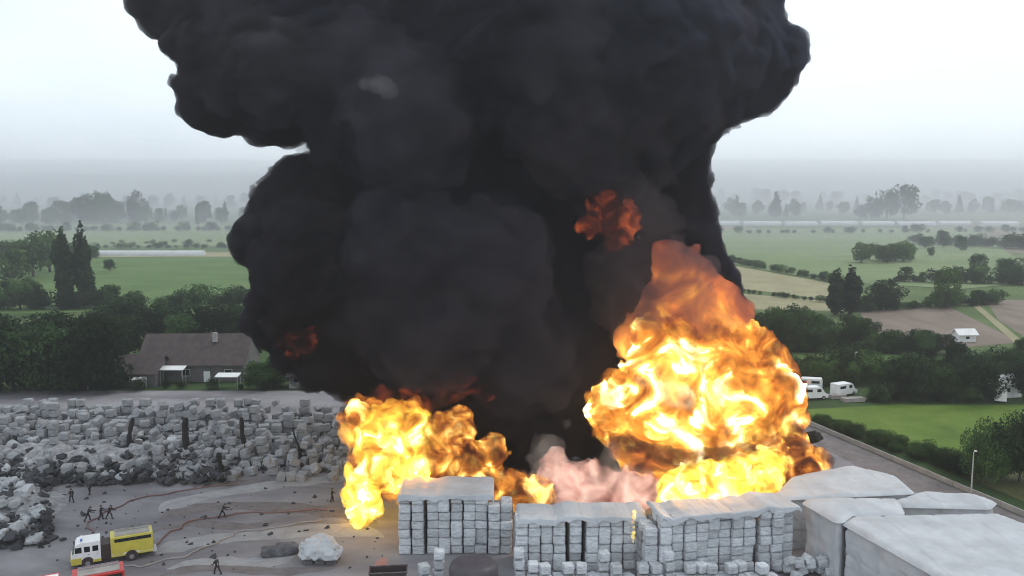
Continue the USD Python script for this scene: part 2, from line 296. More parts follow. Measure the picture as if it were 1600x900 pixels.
# far hills
for k, (x0, x1, y, hgt) in enumerate([(-2700, -400, 3400, 78), (-1300, 1000, 3800, 62), (300, 2900, 3600, 52)]):
    nx, ny = 90, 24; X, Y = np.meshgrid(np.linspace(x0, x1, nx), np.linspace(y, y + 1300, ny)); u = (X - x0) / (x1 - x0); w = (Y - y) / 1300
    Z = hgt * np.sin(np.pi * u) ** .5 * np.sin(np.pi * w) * (0.45 + 0.9 * meshkit.fbm(np.stack([X * .0021, Y * .0021, X * 0 + k], -1), 5, 3 + k)) - 2
    i, j = np.meshgrid(np.arange(nx - 1), np.arange(ny - 1)); a = (j * nx + i).ravel()
    obj('hill', (np.column_stack([X.ravel(), Y.ravel(), Z.ravel()]), np.column_stack([a, a + 1, a + nx + 1, a + nx])), L['hill'], kind='structure', smooth=True)

# ------------------------------------------------------------------ smoke and fire: closed billowing bodies of gas
def nets(val, org, h):
    s = val < 0; n = np.array(val.shape)
    acc = np.zeros((*(n - 1), 3), np.float32); cnt = np.zeros(n - 1, np.int16)
    grid = [np.arange(k, dtype=np.float32) for k in val.shape]
    for ax in range(3):
        lo = [slice(None)] * 3; hi = [slice(None)] * 3; lo[ax] = slice(0, -1); hi[ax] = slice(1, None)
        a, b = val[tuple(lo)], val[tuple(hi)]; cross = s[tuple(lo)] != s[tuple(hi)]
        idx = np.argwhere(cross); t = a[cross] / (a[cross] - b[cross]); pt = idx.astype(np.float32); pt[:, ax] += t
        o = [k for k in range(3) if k != ax]
        for da in (0, 1):
            for db in (0, 1):
                c = idx.copy(); c[:, o[0]] -= da; c[:, o[1]] -= db
                ok = np.all((c >= 0) & (c < n - 1), 1)
                np.add.at(acc, tuple(c[ok].T), pt[ok]); np.add.at(cnt, tuple(c[ok].T), 1)
    on = cnt > 0; ids = np.full(n - 1, -1); ids[on] = np.arange(on.sum()); v = acc[on] / cnt[on][:, None]
    F = []
    for ax in range(3):
        lo = [slice(None)] * 3; hi = [slice(None)] * 3; lo[ax] = slice(0, -1); hi[ax] = slice(1, None)
        cross = s[tuple(lo)] != s[tuple(hi)]; idx = np.argwhere(cross); flip = s[tuple(lo)][cross]
        o = [(ax + 1) % 3, (ax + 2) % 3]; q = []
        for da, db in ((1, 1), (0, 1), (0, 0), (1, 0)):
            c = idx.copy(); c[:, o[0]] -= da; c[:, o[1]] -= db; q.append(c)
        ok = np.all([np.all((c >= 0) & (c < n - 1), 1) for c in q], 0)
        Q = np.stack([ids[tuple(c[ok].T)] for c in q], 1); fl = ~flip[ok]; Q[fl] = Q[fl][:, ::-1]; F.append(Q)
    Q = np.vstack(F)
    return trimesh.Trimesh(v * h + org, np.vstack([Q[:, [0, 1, 2]], Q[:, [0, 2, 3]]]), process=False)
def gas(balls, h, puffs=(), rough=0.0, rs=0.3, k=0.6, seed=1, warp=1.5, floor=None, stretch=1.0):
    """balls: (x, y, z, r). puffs: (spacing, height) of the billows, coarse to fine."""
    B = np.array(balls, float); amp = sum(p[1] for p in puffs) + rough + 1.5
    lo = (B[:, :3] - B[:, 3:]).min(0) - amp; hi = (B[:, :3] + B[:, 3:]).max(0) + amp
    if floor is not None: lo[2] = max(lo[2], floor - 2 * h)
    n = np.ceil((hi - lo) / h).astype(int) + 1
    ax = [lo[i] + h * np.arange(n[i]) for i in range(3)]
    X, Y, Z = (a.astype(np.float32) for a in np.meshgrid(*ax, indexing='ij', sparse=True))
    e = np.zeros(n, np.float32)
    for x, y, z, r in B:
        d = np.sqrt((X - x) ** 2 + (Y - y) ** 2 + (Z - z) ** 2) - r
        e += np.exp(np.clip(-d / k, -40, 60))
    sd = -k * np.log(e + 1e-17)
    near = np.abs(sd - amp / 2) < amp * 1.2 + 2 * h
    P = np.argwhere(near) * h + lo
    disp = np.zeros(len(P)); r_ = np.random.default_rng(seed)
    Pw = P + warp * np.stack([meshkit.fbm(P * .18 + 31 * a, 3, seed + a) - .5 for a in range(3)], -1) * 2 if warp else P
    for sp, am in puffs:
        gn = np.ceil((hi - lo) / sp).astype(int) + 2; cells = np.stack(np.meshgrid(*[np.arange(g) for g in gn], indexing='ij'), -1).reshape(-1, 3)
        pts = lo - sp + (cells + r_.random(cells.shape)) * sp
        d, _ = cKDTree(pts).query(Pw, workers=-1)
        disp += am * np.clip(1 - (d / (sp * .95)) ** 2, 0, 1)
    if rough: disp += rough * 2 * (meshkit.fbm(P * np.array([1, 1, 1 / stretch]) * rs, 4, seed + 9) - .5)
    sd[near] -= disp.astype(np.float32)
    if floor is not None: sd = np.maximum(sd, floor - Z)
    for a in range(3):                                # keep it closed
        sl = [slice(None)] * 3
        for e_ in (0, -1): sl[a] = e_; sd[tuple(sl)] = np.maximum(sd[tuple(sl)], h)
    m = nets(sd, lo, h)
    parts = trimesh.graph.connected_components(m.face_adjacency, min_len=60)
    keep = np.concatenate([np.asarray(p) for p in parts]); m.update_faces(keep) if len(keep) < len(m.faces) else None; m.remove_unreferenced_vertices()
    return m
def balls(spec, y):                                   # (px, py, r_px, dy)
    out = []
    for s in spec:
        yy = y + (s[3] if len(s) > 3 else 0); p = D(s[0], s[1], yy); out.append((*p, s[2] * mpp(np.linalg.norm(p - [0, 0, CAM_H]) * .985)))
    return out
L['smoke'] = smoke_look('black_smoke', (.058, .056, .085), 1.3)
L['grey_smoke'] = smoke_look('brown_grey_smoke', (.20, .165, .18), 0.16)
L['steam'] = smoke_look('pale_steam', (.985, .975, .975), 0.065)
L['smoke_blue'] = smoke_look('blue_grey_smoke', (.095, .10, .145), 1.3)
L['smoke_brown'] = smoke_look('warm_black_smoke', (.078, .068, .082), 1.3)
def billow(spec, y, look, seed, parent, shrink=19):
    sp = [(a[0], a[1], max(a[2] - shrink, a[2] * .45, 4), *(a[3:])) for a in spec]
    return obj('billow', gas(balls(sp, y), 0.5, puffs=((8.5, 2.7), (4.0, 1.5), (1.8, .75)), rough=.9, rs=.55, k=1.1, seed=seed, warp=2.4), L[look], parent, smooth=True)
plume = thing('smoke_plume', 'towering plume of thick black smoke rising over the burning bales', 'smoke')
billow([(290, -26, 45, 6), (345, 35, 52, 2), (352, 110, 50, -2), (390, 60, 80, 4), (392, 150, 42, -4), (445, 120, 72, -6), (472, 168, 40, 2), (440, 10, 100, 6), (410, -80, 100, 8), (262, 8, 22, 5), (310, 65, 35, 2), (325, 150, 38, 0)], 122, 'smoke_brown', 4, plume)
billow([(540, 60, 115, -2), (565, 220, 72, 2), (530, 165, 60, 0), (640, 190, 110, -6), (700, 60, 145, 4), (600, -60, 130, 6), (840, -70, 170, 8), (830, 80, 135, -8), (880, 200, 125, -4), (760, 260, 130, 2), (560, 300, 80, 4), (860, 350, 115, 2), (900, 300, 90, 2)], 125, 'smoke', 5, plume)
billow([(990, 60, 110, -6), (1060, -60, 110, 6), (1010, 150, 90, -2), (1130, 30, 68, 0), (1152, 95, 68, 2), (1115, 120, 52, -4), (1070, 125, 58, -8), (1158, 128, 34, 0), (1160, -50, 52, 4), (1020, 190, 50, 4), (960, 235, 72, 2), (1178, 92, 40, -1), (1085, 60, 55, -10)], 123, 'smoke_blue', 6, plume)
billow([(1064, 230, 14, 4), (1063, 250, 14, 4), (1062, 270, 13, 4), (1060, 288, 9, 4), (1000, 250, 40, 8), (1026, 300, 34, 10), (1050, 345, 32, 10), (1076, 392, 29, 10), (1099, 438, 25, 10), (1114, 478, 20, 9), (1122, 505, 14, 9)], 124, 'smoke', 7, plume, 10)
billow([(490, 330, 62, -2), (455, 355, 52, -2), (418, 388, 34, -4), (475, 395, 55, -8), (472, 450, 52, -8), (458, 495, 42, -6), (500, 520, 56, -4), (540, 560, 48, -2), (585, 583, 42, 0), (590, 470, 88, -4), (560, 400, 80, -4)], 122, 'smoke_brown', 8, plume)
billow([(640, 390, 110, -4), (690, 520, 100, -6), (760, 420, 115, -4), (660, 585, 50, -3), (740, 608, 52, -2), (820, 560, 100, -4), (800, 640, 54, -2), (880, 480, 95, 0), (850, 660, 48, 0), (930, 560, 68, 3), (960, 440, 64, 6), (915, 640, 46, 2), (960, 660, 38, 2), (985, 500, 46, 7), (1000, 705, 24, 0), (770, 690, 30, 1)], 123, 'smoke', 9, plume)
L['veil'] = smoke_look('thin_smoke', (.14, .13, .165), .11)
for nm_, sp_, sd_v in (('left', [(290, -26, 45, 6), (345, 35, 52, 2), (352, 110, 50, -2), (390, 60, 80, 0), (392, 150, 42, -6), (445, 120, 72, -9), (472, 168, 44, -2), (262, 8, 22, 5), (560, 215, 72, -4), (560, 100, 80, -8), (640, 190, 105, -10)], 61),
        ('right', [(1060, 60, 110, -4), (1010, 150, 90, -6), (1130, 30, 68, 0), (1152, 95, 68, 2), (1120, 130, 55, -4), (1070, 125, 58, -9), (1020, 190, 50, 2), (900, 200, 100, -8), (860, 90, 110, -10)], 62),
        ('low', [(490, 330, 62, -2), (455, 355, 52, -2), (418, 388, 34, -4), (472, 450, 52, -9), (458, 495, 42, -6), (500, 520, 56, -5), (540, 560, 48, -3), (600, 480, 85, -8), (690, 520, 95, -10), (760, 420, 110, -9), (820, 560, 95, -8), (640, 390, 105, -9), (740, 606, 52, -4), (900, 600, 60, -1)], 63)):
    sp_ = [(a, b, c - 15, d) for a, b, c, d in sp_]
    obj('smoke_veil', gas(balls(sp_, 121.5), .55, puffs=((5.0, 1.6), (2.2, .9)), rough=2.6, rs=.32, k=1.1, seed=sd_v, warp=2.4), L['veil'], plume, smooth=True)
obj('grey_smoke_roll', gas(balls([(985, 300, 26, 1), (1010, 342, 32, 1), (1035, 395, 26, 2), (975, 385, 30, 0), (1000, 430, 32, 1), (960, 470, 26, 1), (985, 512, 24, 1), (930, 330, 22, 2), (1025, 268, 18, 5), (1010, 470, 24, 1), (940, 420, 18, 1), (1050, 432, 16, -5), (1092, 468, 15, -6), (1022, 480, 20, -5), (1098, 425, 13, -4), (1060, 395, 14, -3), (1120, 500, 12, -4)], 113.5),
    0.4, puffs=((3.6, 1.1), (1.7, .6)), rough=1.8, rs=.4, seed=11), L['grey_smoke'], label='brown grey smoke rolling up between the black column and the orange fire cloud', cat='smoke', smooth=True)
obj('steam_cloud', gas(balls([(858, 688, 9, 0), (872, 700, 12, 0), (890, 722, 15, 0), (915, 742, 17, 0), (945, 750, 17, -1), (972, 764, 15, -1), (938, 722, 11, 1), (858, 735, 12, 1), (880, 765, 13, -2), (925, 782, 13, -3), (970, 786, 11, -3), (836, 772, 9, -2), (884, 668, 4, 0), (848, 705, 7, 0), (1000, 778, 8, -2), (950, 700, 6, 0)], 98),
    0.3, puffs=((1.4, .4),), rough=3.0, rs=.42, seed=12, stretch=1.8), L['steam'], label='pale pinkish steam drifting over the middle bale stack between both fires', cat='steam', smooth=True)
obj('smoke_wisp', gas(balls([(600, 137, 8, 0), (612, 143, 6, 0), (590, 128, 6, 0), (566, 131, 5, 0)], 104.5), 0.2, puffs=((.9, .3),), rough=.35, rs=1.5, seed=13), L['steam'],
    label='small pale wisp high on the left of the black smoke', cat='smoke', smooth=True)

HOT = [(0.0, (0, 0, 0)), (.34, (.03, .006, .002)), (.42, (.3, .05, .008)), (.465, (.9, .24, .025)), (.52, (1.8, .75, .09)), (.575, (3.8, 2.5, .45)), (.63, (14, 12, 7)), (.68, (20, 17, 10))]
RIM = [(0.0, (0, 0, 0)), (.40, (.015, .003, .001)), (.455, (.35, .06, .008)), (.52, (1.2, .36, .035)), (.58, (2.0, .85, .09)), (.67, (3.2, 2.0, .35))]
LEMON = [(0.0, (0, 0, 0)), (.32, (.06, .012, .002)), (.39, (.7, .2, .02)), (.44, (1.4, .72, .06)), (.5, (2.0, 1.3, .13)), (.57, (3.4, 2.6, .45)), (.66, (12.0, 10.0, 4.2))]
MOTTLE = [(0.0, (0, 0, 0)), (.42, (.02, .004, .002)), (.485, (.35, .07, .01)), (.55, (1.1, .36, .04)), (.61, (2.4, 1.3, .2)), (.68, (6.0, 4.8, 1.6))]
DULL = [(0.0, (.03, .012, .012)), (.28, (.11, .035, .03)), (.38, (.30, .085, .05)), (.47, (.60, .16, .06)), (.55, (1.15, .36, .07)), (.65, (2.2, .95, .16))]
RED = [(0.0, (0, 0, 0)), (.47, (.002, .0005, .0005)), (.56, (.13, .02, .010)), (.62, (.5, .085, .03)), (.70, (1.4, .3, .06))]
EMBER = [(0.0, (.1, .03, .02)), (.5, (.45, .13, .07)), (.7, (.9, .35, .15))]
L['fire_hot'] = fire_look('fireball_flame', HOT, 0.85, .2, 9.0, 16, 24, 0.06, distort=1.0)
L['fire_lemon'] = fire_look('curtain_flame', LEMON, 1.0, .42, 8.0, 10.5, 14.0, 0.1, distort=.9)
L['fire_mottle'] = fire_look('broken_flame', MOTTLE, 0.8, .45, 7.0, distort=1.0)
L['fire_dull'] = fire_look('rolling_flame', DULL, 0.8, .15, 5.0, 20, 31, 0.13)
L['fire_red'] = fire_look('smothered_flame', RED, 0.24, .42, 7.0, distort=1.2)
L['fire_glow'] = fire_look('rosy_glow', [(0.0, (.02, .008, .006)), (.38, (.18, .06, .045)), (.47, (.75, .32, .25)), (.56, (1.5, .85, .68)), (.7, (2.6, 1.9, 1.5))], 0.3, .38, 6.0, distort=1.0)
L['soot'] = fire_look('sooty_flame', [(0.0, (.004, .001, .001)), (.46, (.03, .006, .004)), (.55, (.22, .04, .015)), (.63, (1.0, .3, .05))], 0.75, .35, 6.0)
L['fire_ember'] = fire_look('ember_glow', EMBER, 0.5, .5, 4.0)
L['core'] = mat('incandescent_core', {'g': ('geometry', {}), 'n': ('noise_texture', {'scale': .9, 'detail': 5.0}), 'r': ('rgb_ramp', {'ramp': [(.35, (16, 4.5, .22)), (.5, (28, 10.5, .34)), (.65, (38, 17, .7))]}), 'e': ('emission', {'strength': 1.0})},
    [('g.position', 'n.vector'), ('n.fac', 'r.fac'), ('r.color', 'e.color')], surface='e.emission')
def tongue(p, hgt, r0, seed, parent=None, **kw):
    z = np.linspace(0, hgt, 14); w = meshkit.fbm(np.column_stack([z * .8, z * 0 + seed, z * 0]), 3, seed) - .5; w2 = meshkit.fbm(np.column_stack([z * .8, z * 0, z * 0 + seed]), 3, seed + 3) - .5
    c = np.column_stack([p[0] + w * hgt * .5, p[1] + w2 * .8, p[2] + z]); q = z / hgt
    return obj('flame_tongue', tube(c, r0 * (np.sin(np.pi * (.12 + .88 * q)) * (1 - .35 * q) + .03) * (.7 + .6 * meshkit.noise(np.column_stack([q * 6, q * 0 + seed, q * 0]))), 9), L['core'], parent, smooth=True, **kw)
ball = thing('fireball', 'huge yellow and orange fireball bursting up on the right behind the bale stacks', 'fire')
obj('flame_body', gas(balls([(1055, 612, 54, 0), (1130, 622, 60, 0), (1180, 602, 36, 0), (1008, 640, 28, -1), (1050, 556, 32, 1), (1160, 566, 28, 2), (968, 638, 15, -1), (1085, 655, 42, -2), (1200, 625, 30, 1), (1185, 658, 26, 0), (1105, 550, 26, 2), (1045, 530, 18, 2)], 110),
    0.4, puffs=((4.2, 1.6), (2.0, 1.0), (.9, .5)), rough=2.0, rs=.45, seed=21, stretch=1.4), L['fire_hot'], ball, smooth=True)
L['fire_rim'] = fire_look('fireball_rim', RIM, 0.42, .26, 8.0, distort=1.0)
obj('flame_rim', gas(balls([(1055, 612, 64, 0), (1128, 620, 70, 0), (1176, 602, 44, 0), (1000, 638, 38, -1), (1048, 556, 38, 1), (1162, 564, 34, 2), (962, 638, 20, -1), (1085, 660, 46, -2), (1198, 625, 30, 1), (1182, 655, 26, 0), (1105, 545, 30, 2), (1040, 525, 22, 2), (985, 690, 20, 0), (1020, 705, 22, -1)], 110),
    0.4, puffs=((3.6, 1.3), (1.7, .9), (.8, .4)), rough=1.8, rs=.5, seed=27, stretch=1.4), L['fire_rim'], ball, smooth=True)
obj('rolling_top', gas(balls([(1062, 505, 44, 1), (1098, 485, 38, 1), (1114, 468, 26, 1), (1070, 440, 32, 1), (1048, 405, 16, 1), (1108, 510, 36, 2), (1030, 500, 30, 2), (1000, 535, 26, 2), (1055, 535, 30, -1), (1140, 505, 28, 1)], 113),
    0.4, puffs=((3.6, 1.2), (1.7, .6)), rough=1.2, rs=.5, seed=22), L['fire_dull'], ball, smooth=True)
obj('flame_foot', gas(balls([(1060, 762, 22, 0), (1075, 775, 16, -1), (1100, 752, 22, 0), (1140, 745, 22, 1), (1170, 742, 22, 1), (1195, 745, 18, 1), (1048, 785, 9, -2), (1130, 765, 16, 0), (1200, 725, 20, 3)], 101),
    0.25, puffs=((1.6, .5), (.7, .3)), rough=1.0, rs=.9, seed=23, stretch=1.6), L['fire_lemon'], ball, smooth=True)
curtain = thing('flame_curtain', 'tall bright yellow curtain of flame at the left end of the burning stacks', 'fire')
obj('flame_body', gas(balls([(585, 668, 22, 0), (612, 665, 24, 0), (642, 662, 24, 0), (655, 690, 20, 0), (590, 700, 28, 0), (625, 700, 30, 0), (650, 725, 26, 0), (605, 735, 28, -1), (576, 745, 20, -1)], 104),
    0.28, puffs=((2.0, .5), (.8, .4)), rough=1.3, rs=.75, seed=24, stretch=2.2), L['fire_lemon'], curtain, smooth=True)
obj('flame_rim', gas(balls([(582, 670, 22, 0), (612, 664, 23, 0), (645, 660, 24, 0), (660, 690, 22, 0), (588, 705, 28, 0), (625, 700, 30, 0), (655, 728, 26, 0), (600, 740, 28, -1), (574, 750, 19, -1), (556, 645, 12, 1), (552, 670, 10, 1)], 104),
    0.3, puffs=((2.0, .7), (.9, .4)), rough=1.6, rs=.6, seed=28, stretch=2.0), L['fire_rim'], curtain, smooth=True)
obj('ground_flame', gas(balls([(572, 765, 17, 0), (558, 780, 14, 0), (578, 788, 14, -1), (570, 802, 9, -2), (548, 768, 8, 0), (560, 812, 5, -2)], 101.5),
    0.22, puffs=((1.0, .4),), rough=.9, rs=1.0, seed=25, floor=0.05, stretch=2.2), L['fire_lemon'], curtain, smooth=True)
for k, (px, py, y, hg, r0, lab) in enumerate(((838, 778, 100.8, 2.0, .42, 'bright yellow flame tongue just left of the pale steam'), (552, 806, 100.6, 1.9, .3, 'low flame tongue at the outer foot of the yellow flame curtain'), (545, 786, 102.4, 1.5, .25, 'thin flame tongue on the left flank of the yellow flame curtain'))): tongue(D(px, py, y), hg, r0, k + 11, label=lab, cat='fire')
obj('broken_flames', gas(balls([(684, 672, 14, 0), (690, 706, 20, 0), (705, 738, 22, -1), (722, 700, 12, 0), (740, 752, 18, -1), (770, 757, 15, -1), (768, 712, 9, 0), (775, 695, 6, 0), (800, 765, 16, -2), (825, 770, 15, -2), (848, 772, 10, -2), (560, 645, 10, 1), (720, 655, 10, 0)], 102.5),
    0.25, puffs=((1.8, .8), (.8, .35)), rough=.6, rs=.9, seed=26, stretch=1.6),
    L['fire_mottle'], label='broken orange flames and embers along the back of the left bale stack', cat='fire', smooth=True)
obj('ember_bed', gas(balls([(865, 752, 22, 0), (900, 765, 24, 0), (940, 772, 24, 0), (980, 778, 22, 0), (1010, 768, 18, 0), (870, 722, 13, 0), (930, 742, 16, 0), (1000, 745, 14, 1)], 104.5), .3, puffs=((2.0, .7), (.9, .3)), rough=1.2, rs=.6, seed=38),
    L['fire_glow'], label='rosy glowing bed of fire behind the pale steam', cat='fire', smooth=True)
obj('soot_roll', gas(balls([(975, 700, 14, 0), (1000, 714, 15, 0), (1030, 722, 13, 0), (1060, 722, 11, 0), (1095, 718, 10, 0), (1130, 712, 9, 0), (1165, 706, 9, 1), (1195, 700, 10, 2), (1222, 690, 10, 3), (1240, 672, 8, 4)], 102.3), .28, puffs=((1.8, .6), (.8, .3)), rough=1.0, rs=.7, seed=39),
    L['soot'], label='dark red sooty roll of smoke between the fireball and the flames at its foot', cat='smoke', smooth=True)
for k, (px, py, y, hg) in enumerate(((1060, 772, 95.5, 1.7), (1098, 766, 96.2, 1.3), (1135, 762, 97, 1.6), (1172, 757, 98, 1.3))): tongue(D(px, py, y - 2.2), hg * 1.8, .38, k + 31, ball)
for k, (px, py, y, hg) in enumerate(((612, 760, 98.8, 1.6), (640, 752, 98.6, 1.3), (668, 756, 98.5, 1.5))): tongue(D(px, py, y - 1.0), hg * 1.8, .36, k + 41, curtain)
for lab, spec, y, lk, sd in (('deep red flame glowing through the smoke high above the fireball', [(950, 322, 14, 1), (935, 338, 14, 0), (962, 345, 16, 0), (918, 355, 10, 0), (945, 350, 12, 0), (972, 370, 11, 0), (978, 330, 9, 1), (960, 380, 6, 0), (935, 318, 9, 1), (985, 350, 8, 1)], 110.9, 'fire_red', 31),
        ('small red flame at the lower left edge of the black smoke', [(468, 540, 12, 0), (455, 535, 7, 0), (426, 515, 7, 2), (480, 530, 7, 0), (495, 515, 6, 0), (440, 528, 6, 1)], 111.2, 'fire_red', 32),
        ('crimson flame patch just above the yellow flame curtain', [(712, 603, 17, 0), (690, 615, 12, 0), (735, 598, 9, 0), (600, 625, 18, 0), (640, 625, 16, 0), (760, 615, 8, 0), (670, 628, 10, 0)], 109.8, 'fire_red', 33),
        ('orange licks of flame on the left flank of the fireball', [(950, 650, 16, 0), (940, 630, 11, 0), (965, 680, 16, 0), (1000, 715, 18, 0), (1030, 735, 15, 0)], 108, 'fire_mottle', 34),
        ('burning scattered bales at the far end of the right stacks', [(1235, 715, 16, 0), (1260, 722, 14, 0), (1285, 722, 9, 0), (1245, 690, 10, 1), (1215, 715, 13, 0), (1225, 740, 9, -1)], 104, 'fire_mottle', 35),
        ('thin tongue of yellow flame running down between two bale stacks', [(991, 800, 3, 0), (990, 808, 2.6, 0), (989, 816, 2.3, 0), (990, 824, 2.2, 0), (990, 832, 2.0, 0), (989, 840, 1.8, 0), (989, 847, 1.4, 0)], 86.6, 'fire_lemon', 36),
        ('faint orange ember glow in the dark gap at the bottom edge', [(594, 885, 9, 0), (590, 897, 10, 0), (600, 875, 5, 0)], 86.5, 'fire_ember', 37)):
    obj('flame', gas(balls(spec, y), 0.22 if sd < 36 else .08, puffs=((1.5, .5), (.7, .25)) if sd < 36 else ((.4, .08),), rough=(1.1 if sd == 31 else .7) if sd < 36 else .12, rs=.9, seed=sd, k=.6 if sd < 36 else .15, warp=1.5 if sd < 36 else .3), L[lk], label=lab, cat='fire', smooth=True)

# ------------------------------------------------------------------ bales
def bale_mesh(w, d, h, seed, amp=.06, sub=3):
    m = trimesh.creation.box([1, 1, 1]); v, f = m.vertices, m.faces
    for _ in range(sub): v, f = trimesh.remesh.subdivide(v, f)
    v = np.array(v); r = .18                         # soften edges
    q = v * 2; e = np.sort(np.abs(q), 1)
    soft = 1 - r * np.clip((e[:, 1] - .7) / .3, 0, 1) * .4 - r * np.clip((e[:, 0] - .7) / .3, 0, 1) * .3
    q = q * soft[:, None]; q += amp * 2 * (meshkit.fbm(v * 3.1 + seed * 17.3, 3, seed)[:, None] - .5) * np.sign(q) * (np.abs(q) > .6)
    for zz in (-.5, 0, .5):                           # strap creases round the bale
        q[:, 1:] *= (1 - .045 * np.exp(-((q[:, 0] - zz) / .12) ** 2))[:, None]
    return trimesh.Trimesh(q * np.array([w, d, h]) / 2, f, process=False)
BW, BD, BH = 1.28, 1.3, 0.94
bale_src = {}
n_bales = 0
def put_bale(m, label, group, v=None):
    global n_bales
    v = int(rng.integers(0, 4)) if v is None else v
    n_bales += 1
    if v not in bale_src:
        p = obj('bale', bale_mesh(BW, BD, BH, v + 1), L['bale'], smooth=50); set_xf(p, m); tag(p, label, 'bale', group); bale_src[v] = p; return p
    return copy_of(bale_src[v], m, label, group)
def stack(o, yaw, cols, deep, heights, label, group, gaps=(), sh=1.0, hide=True):
    """Bales stacked from the near left foot o; heights: rows in each column; only bales that can be seen are set."""
    c, s = math.cos(yaw), math.sin(yaw); off = 0.0
    for i in range(cols):
        cj = rng.normal(0, .17); cyaw = rng.normal(0, .04); cw = rng.uniform(.95, 1.02)
        off += dict(gaps).get(i, 0.0)
        for j in range(deep):
            tall = -1
            for k in range(heights[i]):
                if k == tall: continue
                side = i == 0 or i == cols - 1 or heights[max(0, i - 1)] <= k or heights[min(cols - 1, i + 1)] <= k
                if hide and j > 0 and not (side and j < 2): continue
                x = off + (i + .5) * (BW + .01) + rng.normal(0, .03); y = (j + .5) * (BD + .03) + rng.normal(0, .07) * (1 if j else 1.6) + (cj if j == 0 else 0)
                big = j == 0 and k + 1 < heights[i] and rng.random() < .16
                if big: tall = k + 1
                z = (k + (1.0 if big else .5)) * (BH - .01) + (.0 if k < heights[i] - 1 else rng.normal(0, .02))
                p = (o[0] + c * x - s * y, o[1] + s * x + c * y, z)
                put_bale(xform(p, yaw + cyaw + rng.normal(0, .03), (cw + rng.normal(0, .015), 1, (2.0 if big else 1) + (rng.normal(.0, .02) if k == heights[i] - 1 else 0)), (rng.normal(0, .01), rng.normal(0, .01))), label, group)
H6 = 7 * (BH - .01); H5 = 6 * (BH - .01)
Fo = G(622, 776, H6); stack((Fo[0], Fo[1], 0), 0.02, 9, 3, [7, 7, 7, 7, 7, 7, 7, 6, 6], 'grey bale in the tall stack below the broken orange flames', 'bales of the left front stack', gaps=((1, .15), (2, .28), (5, .12), (7, .1)))
def packed(o, yaw, cols, heights, name_label, gaps=()):
    ms = []; c, q = math.cos(yaw), math.sin(yaw); off = 0
    for i in range(cols):
        off += dict(gaps).get(i, 0.0)
        for j in (1, 2):
            for k in range(heights[i] - 1):
                x, y = off + (i + .5) * (BW + .01), (j + .5) * (BD + .03); m = bale_mesh(BW * 1.2, BD, BH, 70 + (i + k) % 5, .05, 2)
                m.apply_transform(xform((o[0] + c * x - q * y, o[1] + q * x + c * y, (k + .5) * (BH - .01)), yaw)); ms.append(m)
    obj('packed_bales', cat(ms), L['bale_island'], label=name_label, cat='bales', kind='stuff', smooth=50)
packed(Fo, .02, 9, [7, 7, 7, 7, 7, 7, 7, 6, 6], 'inner bales packed behind the faces of the left front stack', ((1, .15), (2, .28), (5, .12), (7, .1)))
Fc = G(762, 797, 0)
Go = G(806, 812, H5); stack((Go[0], Go[1], 0), 0.03, 10, 3, [6, 6, 6, 6, 6, 6, 6, 6, 6, 6], 'grey bale in the middle stack below the pale steam', 'bales of the middle front stack', gaps=((4, .4), (5, .4)))
Eo = G(1010, 812, H6); stack((Eo[0], Eo[1], 0), 0.20, 12, 3, [6, 7, 7, 7, 7, 7, 7, 7, 7, 7, 7, 7], 'grey bale in the right stack in front of the fireball foot', 'bales of the right front stack', gaps=((1, .2), (3, .1), (9, .5)))
def drape(o, yaw, x0, x1, y0, y1, z, label, seed):
    """A pale dusty sheet over the top of a stack, hanging a little over its near edge."""
    u = np.linspace(x0, x1, int((x1 - x0) / .18)); t = np.concatenate([np.linspace(-.75, 0, 5)[:-1], np.linspace(0, y1 - y0, int((y1 - y0) / .22))])
    U, T = np.meshgrid(u, t, indexing='ij'); col = np.interp(U, np.arange(x0, x1 + 2.6, 1.31), np.random.default_rng(seed).normal(0, .13, len(np.arange(x0, x1 + 2.6, 1.31)))) + .1 * (meshkit.noise(np.stack([U * 1.6, T * 1.3, U * 0 + seed], -1)) - .5); hang = np.clip(-T, 0, None) * (.15 + 1.1 * meshkit.fbm(np.stack([U * 1.1, U * 0, U * 0 + seed], -1), 3, seed))
    Y = y0 - .16 + np.clip(T, 0, None) - .05 * np.clip(-T, 0, 1); n = meshkit.fbm(np.stack([U * .5, T * .5, U * 0 + seed * 3], -1), 5, seed + 5) - .5
    Z = z + .16 + .24 * n + col * .8 - hang - .07 * np.exp(-(((U - x0) % 1.31) / .12) ** 2); e = np.clip(np.minimum(U - x0, x1 - U) / .35, 0, 1); Z -= .3 * (1 - e) ** 2
    Y += .08 * (meshkit.fbm(np.stack([U * 2, T, U * 0], -1), 3, seed + 8) - .5) * (T <= 0)
    c, q = math.cos(yaw), math.sin(yaw); V = np.column_stack([(o[0] + c * U - q * Y).ravel(), (o[1] + q * U + c * Y).ravel(), Z.ravel()]); ny = len(t)
    i, j = np.meshgrid(np.arange(len(u) - 1), np.arange(ny - 1), indexing='ij'); a = (i * ny + j).ravel()
    obj('dust_sheet', (V, np.column_stack([a, a + ny, a + ny + 1, a + 1])), L['cover'], label=label, cat='sheet', smooth=True)
drape(Fo, .02, -.1, 10.3, 0, 5.9, H6, 'pale dusty sheet over the top of the left front stack', 1)
drape(Go, .03, .1, 13.6, 0, 4.4, H5, 'pale dusty sheet over the top of the middle front stack', 2)
drape(Eo, .20, 1.5, 16.9, 0, 4.5, H6, 'pale dusty sheet over the top of the right front stack', 3)
packed(Go, .03, 10, [6] * 10, 'inner bales packed behind the faces of the middle front stack', ((4, .4), (5, .4)))
packed(Eo, .20, 12, [6] + [7] * 11, 'inner bales packed behind the faces of the right front stack', ((1, .2), (3, .1), (9, .5)))
